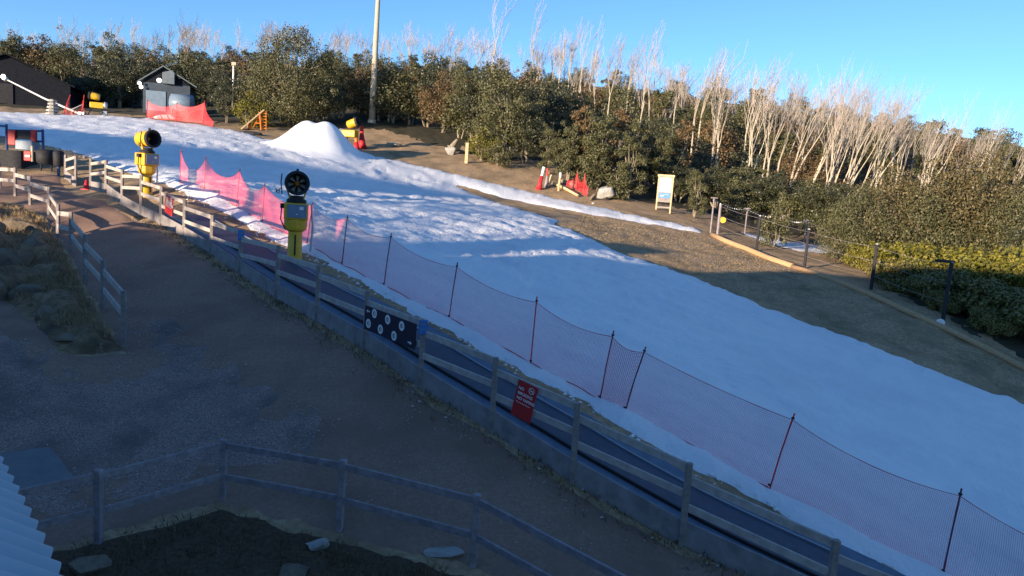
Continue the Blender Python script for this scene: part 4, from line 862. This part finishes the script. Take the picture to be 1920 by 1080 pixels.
FR = [ # front row along the far edge of the snow and slope
 ('big',543,69,50,'largest gum, a broad dark crown with many pale stems behind the snow pile',1.05),('r2',490,71,98,'gum crown merged with the left side of the largest gum',.9),('r1',600,71,92,'gum crown merged with the right side of the largest gum',.85),
 ('s2',467,66.5,172,'small yellow-green bush above the timber ramp',1.1),('d1',425,69,148,'dark rounded gum between the water tank and the yellow bush',1.0),
 ('r2',20,84,62,'leftmost gum towering over the barn roof',1.2),('r3',75,86,58,'bronze gum above the barn gable',1.1),('r1',125,84,80,'gum rising behind the right slope of the barn',1.0),('c1',160,82,75,'dark pointed gum left of the tallest pointed one',.9),
 ('c1',205,82,58,'tallest pointed dark gum between the barn and the hut',1.0),('c1',238,84,82,'pointed dark gum right beside the tallest pointed one',.85),('d1',225,80,115,'low dark gum behind the left portable snow gun',1.3),('d2',165,79,130,'low dark gum just right of the barn wall',1.2),
 ('d1',268,82,105,'dark gum rising left of the slate hut',1.0),('d2',330,86,118,'dark gum behind the slate hut roof',1.2),('d1',385,86,112,'dark gum behind the right side of the hut',1.2),('d2',415,80,128,'dark gum behind the thin white pole',1.0),
 ('r2',640,76,112,'gum between the largest gum and the light pole',1.0),('d2',610,74,130,'shaded gum filling the gap behind the snow pile',1.1),('r3',672,80,120,'bronze gum immediately left of the light pole',.8),
 ('r1',735,78,112,'olive gum immediately right of the light pole',1.0),('r2',770,76,128,'lower gum second right of the light pole',1.0),('d1',800,76,100,'dark-topped gum with a pointed tip above the brown bank',1.0),('r3',830,74,125,'bronze gum above the leaning stump',1.0),
 ('r2',862,72,118,'slender gum left of the pale-stemmed one',.8),('r1',935,64,122,'tall gum with forked pale stems above the yellow bush',1.05),('d1',895,70,130,'dark gum behind the yellow bush',1.0),('s2',903,62,238,'rounded yellow-green bush beside the short timber post',1.2),
 ('s1',935,60.5,255,'small olive shrub right of the yellow bush',1.2),('d2',990,70,125,'dark gum behind the rolled red net',1.2),('d1',985,64,200,'shaded gum low behind the pale rocks',1.2),
 ('t1',1028,61,222,'narrow olive gum above the rolled red net',1.1),('t1',1062,60,214,'narrow olive gum above the cut logs',1.0),('t2',1088,61,196,'bronze narrow gum, tallest above the red net',1.1),('t1',1115,59,188,'olive gum with reddish top left of the pale boulder',1.15),('t2',1145,62,200,'bronze gum directly behind the pale boulder',1.0),
 ('t1',1178,58,238,'olive gum leaning right of the pale boulder',1.2),('s1',1100,58.5,290,'low shrub tangled over the red net',1.3),('s1',1160,57.5,300,'low shrub at the foot of the gums by the boulder',1.2),
 ('d1',1215,66,225,'dark gum behind and left of the information board',1.3),('t1',1235,64,232,'olive gum above the information board',1.0),('t2',1268,66,220,'bronze gum right above the information board',1.0),('d2',1270,62,290,'dark understorey gum behind the information board',1.5),
 ('t1',1303,55.5,304,'bushy young gum right of the information board',1.0),('s1',1448,50,366,'small pale young gum behind the dark mesh fence',.8),('d1',1340,64,310,'dark gum behind the first mesh fence post',1.6),('d2',1400,63,320,'dark low gum behind the middle of the mesh fence',1.7),
 ('d1',1455,63,330,'dark low gum right behind the small pale young gum',1.7),('d2',1520,60,340,'dark gum above the patch of snow beyond the fence',1.7),('r3',1500,72,265,'bronze gum among pale dead trunks above the mesh fence',1.3),('d1',1580,58,345,'dark gum left behind the broad sunlit gums',1.4),
 ('b1',1600,47,350,'broad sunlit gum, left end of the clump behind the dark posts',1.0),('b2',1655,48.5,325,'broad sunlit gum second in the clump behind the dark posts',1.05),('b1',1712,47,352,'broad sunlit gum in the middle of the clump above the heath',1.05),('b2',1768,49,312,'broad sunlit gum with bronze top right of the middle of the clump',1.1),
 ('b2',1830,50,300,'tallest bronze gum near the right end of the sunlit clump',1.1),('b1',1882,46,362,'broad sunlit gum at the right picture edge',1.0),('b2',1950,50,330,'gum cut by the right picture edge',1.2),('d1',1905,44,400,'darker gum low at the right picture edge',.9),
 ('b1',1560,50,400,'low rounded gum at the left foot of the sunlit clump',.6)]
for k, px, Y, top, lb, wd in FR: tree_px(k, px, Y, top, lb, wd * (.84 if k[0] == 'b' and k != 'big' else 1), name='bush' if 'bush' in lb or 'shrub' in lb else 'snow_gum', cat='bush' if 'bush' in lb or 'shrub' in lb else 'tree')
# heath hedge behind the right-hand slope
def heath(seed, Wd, H, n, m):
    rs = np.random.RandomState(seed); root = empty('heath_bush', (0, 0, 0)); cs = [np.array([rs.uniform(-.42, .42) * Wd, rs.uniform(-.42, .42) * Wd, H * rs.uniform(.15, .78)]) for _ in range(24)]
    V = leaves(rs, cs, [Wd * rs.uniform(.13, .2) for _ in cs], [n // 24] * 24, .13, .75); leaf_obj('crown', V, m, root)
    mb = MB(); 
    for c in cs[::2]: mb.tube([[c[0] * .2, c[1] * .2, -.1], c * .6, c], [.03, .02, .008], 5, cap=False)
    mb.build('trunk', 'bark', root); root['h'] = H; return root
VAR['e1'] = heath(31, 3.2, 2.0, 7000, 'leaf_e'); VAR['e2'] = heath(32, 3.4, 2.0, 7000, 'leaf_c')
HB = [('e2',1622,45,448,'yellow-green heath bush just left of the fourth dark post',.8),('e1',1665,42,470,'low heath bush behind the fourth dark post',1.0),('e2',1695,41.5,448,'bright fern-like heath mound under the pale stems',1.1),('e2',1738,40,452,'bright fern-like heath mound right of the pale stems',1.2),
 ('e1',1700,37.5,480,'shaded heath bush on the bank right of the fourth post',1.1),('e1',1745,36,490,'shaded heath bush left of the last dark post',1.2),('e2',1785,38,465,'heath bush whose sunlit top shows over the last dark post',1.2),('e1',1795,34.5,505,'shaded heath bush directly behind the last dark post',1.2),
 ('e2',1835,37.5,468,'sunlit-topped heath bush right of the last dark post',1.2),('e1',1845,34,512,'shaded heath bush right of the last dark post',1.3),('e2',1880,37,475,'yellowish heath bush near the right picture edge',1.1),('e1',1895,33,528,'shaded heath bush above the end of the edging log',1.3),
 ('e2',1925,37.5,455,'tall heath bush at the right picture edge',1.1),('e1',1950,32,540,'shaded heath bush cut by the right picture edge',1.4),('e1',1655,39.5,500,'small shaded heath bush at the left foot of the heath bank',.7),('e1',1760,33.5,540,'low shaded heath bush in front of the heath bank',.8),('e1',1850,31.5,570,'low shaded heath bush lowest on the bank near the edging log',.9)]
for k, px, Y, top, lb, wd in HB: tree_px(k, px, Y, top, lb, wd, name='heath_bush', cat='bush')
# gums over the whole hillside
rnd = random.Random(12); nh = 0
for Y in (74, 80, 87, 94, 102, 110, 117, 124, 131, 139, 147, 156):
    step = 4.3 + Y * .02 if Y < 100 else 6.0 + (Y - 100) * .05
    X = -.78 * Y
    while X < .76 * Y:
        x = X + rnd.uniform(-1.6, 1.6); y = Y + rnd.uniform(-2.5, 2.5); X += step
        px = proj([x, y, tz(x, y)])[0]
        if px < 690 and Y < 84: continue
        if px > 1700 and Y > 122: continue
        far = Y > 105; k = rnd.choice(['h1', 'h1', 'h2', 'h3', 'h4', 'h3'])
        H = rnd.uniform(4.2, 6.3) if not far else rnd.uniform(2.8, 4.6)
        if px > 1450: H *= .9
        zone = 'behind the hut and barn' if px < 450 else 'behind the tall light pole' if px < 900 else 'on the slope above the information board' if px < 1350 else 'among the dead trees on the right'
        put(k, (x, y, tz(x, y) - .1), H, rnd.uniform(0, 6), label='live gum in the %s scrub %s' % ('far low' if far else 'dense', zone), group='%s gums %s' % ('far' if far else 'scrub', zone), wide=rnd.uniform(1.0, 1.3)); nh += 1
for i in range(34):                                  # low gums round the feet of the dead trees
    px = 1330 + 600 * (i + rnd.random()) / 34; Y = rnd.uniform(61, 69) - (px - 1330) * .012; p = col(px, Y)
    put(rnd.choice(['h1', 'h3', 'h4', 'h2', 'h1']), p, rnd.uniform(2.6, 4.2), rnd.uniform(0, 6), label='low live gum round the feet of the dead trees above the mesh fence', group='low gums under the dead trees', wide=rnd.uniform(1.0, 1.3))
print('hill gums', nh)

# ---------------------------------------------------------------- bleached dead snow gums
def dead(seed, H, lean=.12, dens=1.0, parts=True, r=.17, thin=1.0):
    rs = np.random.RandomState(seed); tr = MB(); br = MB(); root = empty('dead_gum', (0, 0, 0)) if parts else None
    wind = np.array([.35, .0, 1.0])
    def grow(mb, p, d, ln, r0, lvl):
        n = 4; P = [p]; q = p.copy(); dd = d.copy()
        for k in range(n):
            dd = dd + rs.normal(size=3) * (.06 + .035 * lvl) + np.array([.03 + lean * .25, 0, .14]) * (.4 + .35 * lvl); dd /= np.linalg.norm(dd); q = q + dd * ln / n; P.append(q.copy())
        re = max(r0 * .45, .005 * thin); mb.tube(P, np.linspace(r0, re, n + 1), 7 if lvl == 0 else 5 if lvl == 1 else 3, cap=False)
        if lvl >= 3: return
        nk = [rs.randint(2, 4), rs.randint(3, 6), rs.randint(3, 6), 2][lvl]
        nk = max(2, int(nk * dens))
        for k in range(nk):
            t = rs.uniform(.62, 1.0) if lvl == 0 else rs.uniform(.3, 1.0); i = min(n - 1, int(t * n)); st = P[i] + (P[i + 1] - P[i]) * (t * n - i)
            if k == 0: st = P[-1]
            sp_ = [.30, .42, .48, .40][lvl]; nd = dd + rs.normal(size=3) * sp_ * [1, 1, .3]; nd[2] = abs(nd[2]) + .35; nd /= np.linalg.norm(nd)
            grow(tr if lvl == 0 and parts else br, st, nd, ln * rs.uniform(.55, .80) * (1.0 if lvl else rs.uniform(1.0, 1.35)), max(re * rs.uniform(.7, 1.0), .006 * thin), lvl + 1)
    for s_ in range(rs.choice([1, 1, 2])):
        d = np.array([lean + rs.normal() * .12, rs.normal() * .1, 1.0]); d /= np.linalg.norm(d)
        grow(tr, np.array([rs.normal() * .1, 0, -.3]), d, H * .43, r * rs.uniform(.8, 1.1), 0)
    if parts: tr.build('trunk', 'deadwood', root); br.build('branches', 'twig', root)
    else: tr.v += []; o = len(tr.v); tr.add(br.v, br.f); root = tr.build('dead_gum', 'twig')
    root['h'] = H; return root
DN = [dead(s_, 9.0, r=.11, thin=2.0 if s_ < 105 else 1.0, lean=.04 if s_ < 105 else .16) for s_ in (101, 102, 103, 104, 105, 106, 107, 108)]
DF = [dead(s_, 7.0, r=.10, dens=1.0, parts=False, thin=2.3) for s_ in (201, 202, 203, 204, 205, 206, 207, 208, 209)]
def put_dead(src, p, H, rot, label, group=None, wide=1.0):
    o = copy_tree(src); o.name = 'dead_gum'; s_ = H / src['h']; o.scale = (s_ * wide, s_ * wide, s_); o.location = p; o.rotation_euler.z = rot
    del o['h']; return tag(o, label, 'dead tree', group)
# single ones that stand out: pixel column, distance, row of the top
SD = [(915,100,-12,'tallest pale dead gum against the sky, top out of the picture, left of centre'),(1003,98,5,'tall forked dead gum against the sky, right of the tallest one'),(1040,98,35,'thin dark single-stem dead gum right of the forked pair'),(1062,100,40,'thin dead gum leaning right beside the dark single stem'),
 (1078,92,42,'pale dead gum leaning right over the olive gums'),(1118,95,52,'slim upright dead gum between two leaning ones'),(1132,88,48,'crooked forked dead gum standing over the rolled net'),(1170,92,70,'slim pale dead gum left of the wide-crowned one'),(1195,86,60,'leaning dead gum with long pale trunk over the pale boulder'),(1217,86,50,'tall dead gum with dense top above the information board'),
 (1255,88,100,'twisted dead gum right of the information board, on the skyline'),(1305,84,88,'dead gum with three upright leaders on the skyline'),(1332,80,95,'dense-headed dead gum above the first mesh fence post'),(1352,78,100,'pale dead trunk forked low above the mesh fence'),(1385,76,100,'pair of pale dead trunks above the yellow disc'),(1400,80,105,'upright dead gum behind the pair of pale trunks'),
 (1425,72,115,'leaning pale dead gum with its trunk showing far down the slope'),(1445,74,120,'dead gum with a long straight pale trunk'),(1470,70,130,'pale dead gum crossing its neighbour above the fence'),(1500,68,135,'forked dead gum with thick trunk above the snow patch'),(1512,70,140,'dead gum with smooth thick trunk, next to the forked one'),(1545,66,165,'dead gum with a broad fan of twigs'),
 (1572,64,168,'large dead gum leaning right down to the mesh fence'),(1590,66,170,'dead gum with crossing limbs over the sunlit clump'),(1640,66,165,'dead gum with twin trunks and a dense twig head'),(1665,68,180,'dead gum with dense twig head right of the twin trunks'),(1705,58,190,'leaning dead gum rising from the sunlit clump'),(1735,62,195,'dead gum behind the leaning one in the sunlit clump'),
 (1780,60,205,'dead gum with many pale twigs toward the right edge'),(1830,60,225,'dead gum with a wide pale twig head'),(1870,58,240,'dead gum with dense pale twigs near the right edge'),(1900,46,300,'near dead gum with thick leaning trunk at the right edge'),(1925,56,260,'dead gum cut by the right picture edge')]
for k, (px, Y, top, lb) in enumerate(SD):
    p = col(px, Y); H = height_to(p, top); put_dead(DN[k % 4 if px < 1450 else 4 + k % 4], p, H, rnd.uniform(-.7, .7), lb, wide=.9)
nd = 0
for i in range(30):                                  # the dense stand on the right shoulder
    px = rnd.uniform(1270, 1960); Y = rnd.uniform(68, 98) - (px - 1270) * .018; p = col(px, Y)
    tp_ = float(np.interp(px, [1270, 1400, 1500, 1600, 1700, 1800, 1960], [105, 110, 142, 168, 195, 225, 285])) + rnd.uniform(0, 40)
    put_dead(DN[rnd.randint(4, 7) if px > 1450 else rnd.randint(0, 7)], p, min(11.5, max(4.5, height_to(p, tp_))), rnd.uniform(-.8, .8), 'bleached dead gum in the dense stand on the right shoulder of the hill', 'dead gums on the right shoulder', wide=rnd.uniform(.8, 1.1)); nd += 1
for i in range(215):                                 # the far ridge
    px = -10 + 1700 * ((i + rnd.random()) / 215); Y = rnd.uniform(140, 166) if px < 900 else rnd.uniform(118, 140) - (px - 900) * .035; p = col(px, Y)
    side = 'left of the tall light pole' if px < 700 else 'right of the tall light pole'
    put_dead(DF[rnd.randrange(9)], p, rnd.uniform(4.0, 8.8), rnd.uniform(-2.2, 2.2), 'thin bleached dead gum on the far ridge %s' % side, 'ridge dead gums %s' % side, wide=rnd.uniform(.9, 1.3)); nd += 1
print('dead gums', nd + len(SD))
for o in list(VAR.values()) + DN + DF:
    for ch in list(o.children): bpy.data.objects.remove(ch)
    bpy.data.objects.remove(o)

# ---------------------------------------------------------------- unseen lodge and gums behind the camera, shaped to shade the foreground
cA, sA, tE = math.cos(SUN_AZ), math.sin(SUN_AZ), math.tan(SUN_EL)
def US(u, s_): return np.array([u * cA + s_ * sA, -u * sA + s_ * cA])
S0 = -12.0
SHADE_PROF = [(-34,3.0),(-28.4,3.1),(-27.8,4.1),(-26,4.25),(-20.9,4.35),(-20.8,7.1),(-19.0,7.1),(-18.9,4.9),(-18.1,5.9),(-16.1,6.1),(-14.3,7.1),(-12,7.4),(-7,8.3),(0,8.6),(20,9)]  # roofline fitted to the shade edge; tall step added to shade a snow gun
c_ = US(-8, S0 - 4); lodge = empty('lodge', (c_[0], c_[1], 0), label='long unseen dark lodge behind the camera, its roofline shaped to shade the foreground', cat='building')
org = np.array([c_[0], c_[1], 0]); mb = MB(); V = []
for u, v in SHADE_PROF:
    z = v - tE * S0
    for s_, zz in ((S0, -3), (S0, z - .1), (S0 - 9, z - .1), (S0 - 9, -3)): q = US(u, s_); V.append([q[0] - org[0], q[1] - org[1], zz])
n = len(SHADE_PROF); Fc = [(4 * i + k, 4 * i + k + 1, 4 * i + 5 + k, 4 * i + 4 + k) for i in range(n - 1) for k in range(3)] + [(3, 2, 1, 0), tuple(4 * n - 4 + k for k in range(4))]
mb.add(V, Fc); mb.build('wall', 'wall', lodge)
mb = MB(); V = []
for u, v in SHADE_PROF:
    z = v - tE * S0
    for s_, zz in ((S0 + .3, z - .12), (S0 + .3, z), (S0 - 9.3, z), (S0 - 9.3, z - .12)): q = US(u, s_); V.append([q[0] - org[0], q[1] - org[1], zz])
mb.add(V, [(4 * i + k, 4 * i + (k + 1) % 4, 4 * i + 4 + (k + 1) % 4, 4 * i + 4 + k) for i in range(n - 1) for k in range(4)]); mb.build('roof', 'rooflight', lodge)
for u in range(-30, 18, 4):
    q = US(u, S0 + .03) - org[:2]; mb = MB(); mb.box((q[0], q[1], 3.4), (1.6, .06, 1.2), rz(-SUN_AZ)); mb.build('window', 'panelblue', lodge)
# tall gums west of the lodge: dense heads, then a thinner row whose gaps dapple the snow
def west_gum(u0, u1, v0, v1, s_, n, size, clump, label, seed, holes=()):
    rs = np.random.RandomState(seed); q = US((u0 + u1) / 2, s_); zb = tz(q[0], q[1]); r_ = empty('shade_gum', (q[0], q[1], zb), label=label, cat='tree'); org = np.array([q[0], q[1], zb]); cs = []
    while len(cs) < n:
        u, v = rs.uniform(u0, u1), rs.uniform(v0, v1)
        if any(a < u < b and c < v < d for a, b, c, d in holes): continue
        ss = s_ + rs.uniform(-1.5, 1.5); w_ = US(u, ss); cs.append(np.array([w_[0], w_[1], v - tE * ss]) - org)
    V = leaves(rs, cs, [clump * rs.uniform(.7, 1.3) for _ in cs], [26] * len(cs), size, .55); leaf_obj('crown', V, 'leaf_d', r_)
    mb = MB(); top = np.mean(cs, axis=0); top[2] = min(c[2] for c in cs); mb.tube([[0, 0, -.3], top * .5 + [.2, 0, 0], top], [.28, .22, .15], 8)
    for c in cs[::9]: mb.tube([top, (top + c) / 2 + [0, 0, .1], c], [.07, .04, .02], 4, cap=False)
    mb.build('trunk', 'bark', r_); return r_
k = 0
for u0 in np.arange(-63, -34, 4.8):
    k += 1; west_gum(u0 - .4, min(u0 + 5.2, -33.8), 7.3, 9.0, -50, 150, .42, .55, 'tall flat-headed gum in the dense row west of the lodge', 300 + k)['group'] = 'tall gums west of the lodge'
HOLE = [(-33.4, -30.4, 4.0, 12), (-38.5, -26.3, 3.0, 6.9)]
for j, (a, b) in enumerate(((-36, -30), (-31, -25.5), (-26, -20.4))):
    west_gum(a, b, 4.6, 8.4 if j < 2 else 7.2, -44, (78, 78, 46)[j], .19, .32, ['thin gum with high sparse head west of the lodge, the northern one', 'thin gum between two others in the sparse row west of the lodge', 'thin low gum west of the lodge, the southern one of the sparse row'][j], 330 + j, HOLE)
west_gum(-37.5, -26.8, 4.8, 5.25, -40, 70, .16, .36, 'low unseen gum added west of the lodge, its thin leaf band shading the path gate', 360)  # narrow leaf band added out of view, only to dim sun on the path
# grass and loose stones
def tufts(name, pts, size, n_each, m='grassblade', seed=5):
    rs = np.random.RandomState(seed); out = []
    for p in pts:
        for _ in range(n_each):
            b = np.array(p) + rs.normal(size=3) * [.09, .09, 0]; h = size * rs.uniform(.5, 1.3); a = rs.normal(size=3) * [.45, .45, 0] + [0, 0, 1]; a /= np.linalg.norm(a); w_ = np.cross(a, rs.normal(size=3)); w_ /= np.linalg.norm(w_); w_ *= .006 + size * .03
            out += [b - w_, b + w_, b + a * h + w_ * .2 + [0, 0, 0], b + a * h - w_ * .2]
    V = np.array(out); o = npmesh(name, V, np.arange(len(V)).reshape(-1, 4), m); return tag(o, kind='stuff')
rs = np.random.RandomState(77); pts = []
P = np.array([p[0][:2] for p in MP])
for i in range(5, len(P) - 1):
    nn = int(np.linalg.norm(P[i + 1] - P[i]) * 16); d = (P[i + 1] - P[i]); nrm = np.array([d[1], -d[0]]) / np.linalg.norm(d); nrm = -nrm if nrm[1] > 0 else nrm
    for _ in range(nn):
        q = P[i] + d * rs.rand() + nrm * abs(rs.normal()) * .22; pts.append([q[0], q[1], tz(*q) + .02])
tufts('verge_grass', pts, .09, 6)
def inpoly(px_poly, n, seed):
    W_ = np.array([hit(*q)[:2] for q in px_poly]); rs = np.random.RandomState(seed); lo, hi = W_.min(0), W_.max(0); out = []
    while len(out) < n:
        q = rs.uniform(lo, hi, (n, 2)); d = sdist(q[:, 0], q[:, 1], W_); out += [x for x in q[d > .05]]
    out = np.array(out[:n]); return np.c_[out, terrain(out[:, 0], out[:, 1])]
bedp = inpoly([(60,1050),(183,1020),(417,955),(636,1018),(882,1090),(1100,1200),(900,1300),(100,1300)], 620, 3); tufts('bed_grass', bedp + [0, 0, .05], .09, 6, seed=6)
rgp = inpoly([(-60,400),(30,395),(80,415),(128,490),(186,600),(222,650),(100,640),(10,550),(-100,540)], 1200, 4); tufts('rock_garden_grass', rgp + [0, 0, .16], .15, 7, 'strawblade', seed=7)
slp = inpoly([(900,300),(1100,388),(1320,436),(1500,508),(1920,700),(1920,745),(1500,590),(1200,480),(1045,425),(1100,400),(1300,437)], 3800, 5); tufts('slope_grass', slp + [0, 0, .0], .07, 5, 'strawblade', seed=8)
def stones(name, pts, size, seed, m='stone'):
    rs = np.random.RandomState(seed); mb = MB()
    for p in pts:
        r = size * rs.uniform(.4, 1.5); c = np.array(p); V = [c + np.array(v) * r * rs.uniform(.6, 1.1, 3) for v in ((1, 0, 0), (-1, 0, 0), (0, 1, 0), (0, -1, 0), (0, 0, .7), (0, 0, -.7))]
        mb.add(V, [(0, 2, 4), (2, 1, 4), (1, 3, 4), (3, 0, 4), (2, 0, 5), (1, 2, 5), (3, 1, 5), (0, 3, 5)])
    o = mb.build(name, m); return tag(o, kind='stuff')
crumb = []
E_ = np.array([hit(*q)[:2] for q in SNOW[:22]])
for i in range(len(E_) - 1):
    d = E_[i + 1] - E_[i]; Ln = np.linalg.norm(d); nrm = np.array([-d[1], d[0]]) / Ln
    for _ in range(int(Ln * 14)): q = E_[i] + d * rs.rand() + nrm * rs.normal() * .16; crumb.append([q[0], q[1], tz(*q) + .03])
stones('snow_crumbs', crumb, .045, 19, 'snow')
gp = inpoly([(245,560),(480,690),(650,790),(600,850),(417,905),(180,960),(-100,1000),(-300,620),(60,640),(160,690)], 2600, 33); stones('gravel_stones', gp + [0, 0, .055], .017, 34)
gp = inpoly([(340,470),(680,680),(1070,930),(1250,1060),(882,1040),(636,960),(650,790),(480,680),(250,560),(150,440)], 1500, 35); stones('path_stones', gp + [0, 0, .035], .014, 36)
sp_ = []
for _ in range(170):
    i = rs.randint(6, len(P) - 1); d = (P[i + 1] - P[i]); nrm = np.array([d[1], -d[0]]) / np.linalg.norm(d); nrm = -nrm if nrm[1] > 0 else nrm
    q = P[i] + d * rs.rand() + nrm * (.05 + abs(rs.normal()) * .22); sp_.append([q[0], q[1], tz(*q) + .04])
stones('pebbles', sp_, .028, 9)
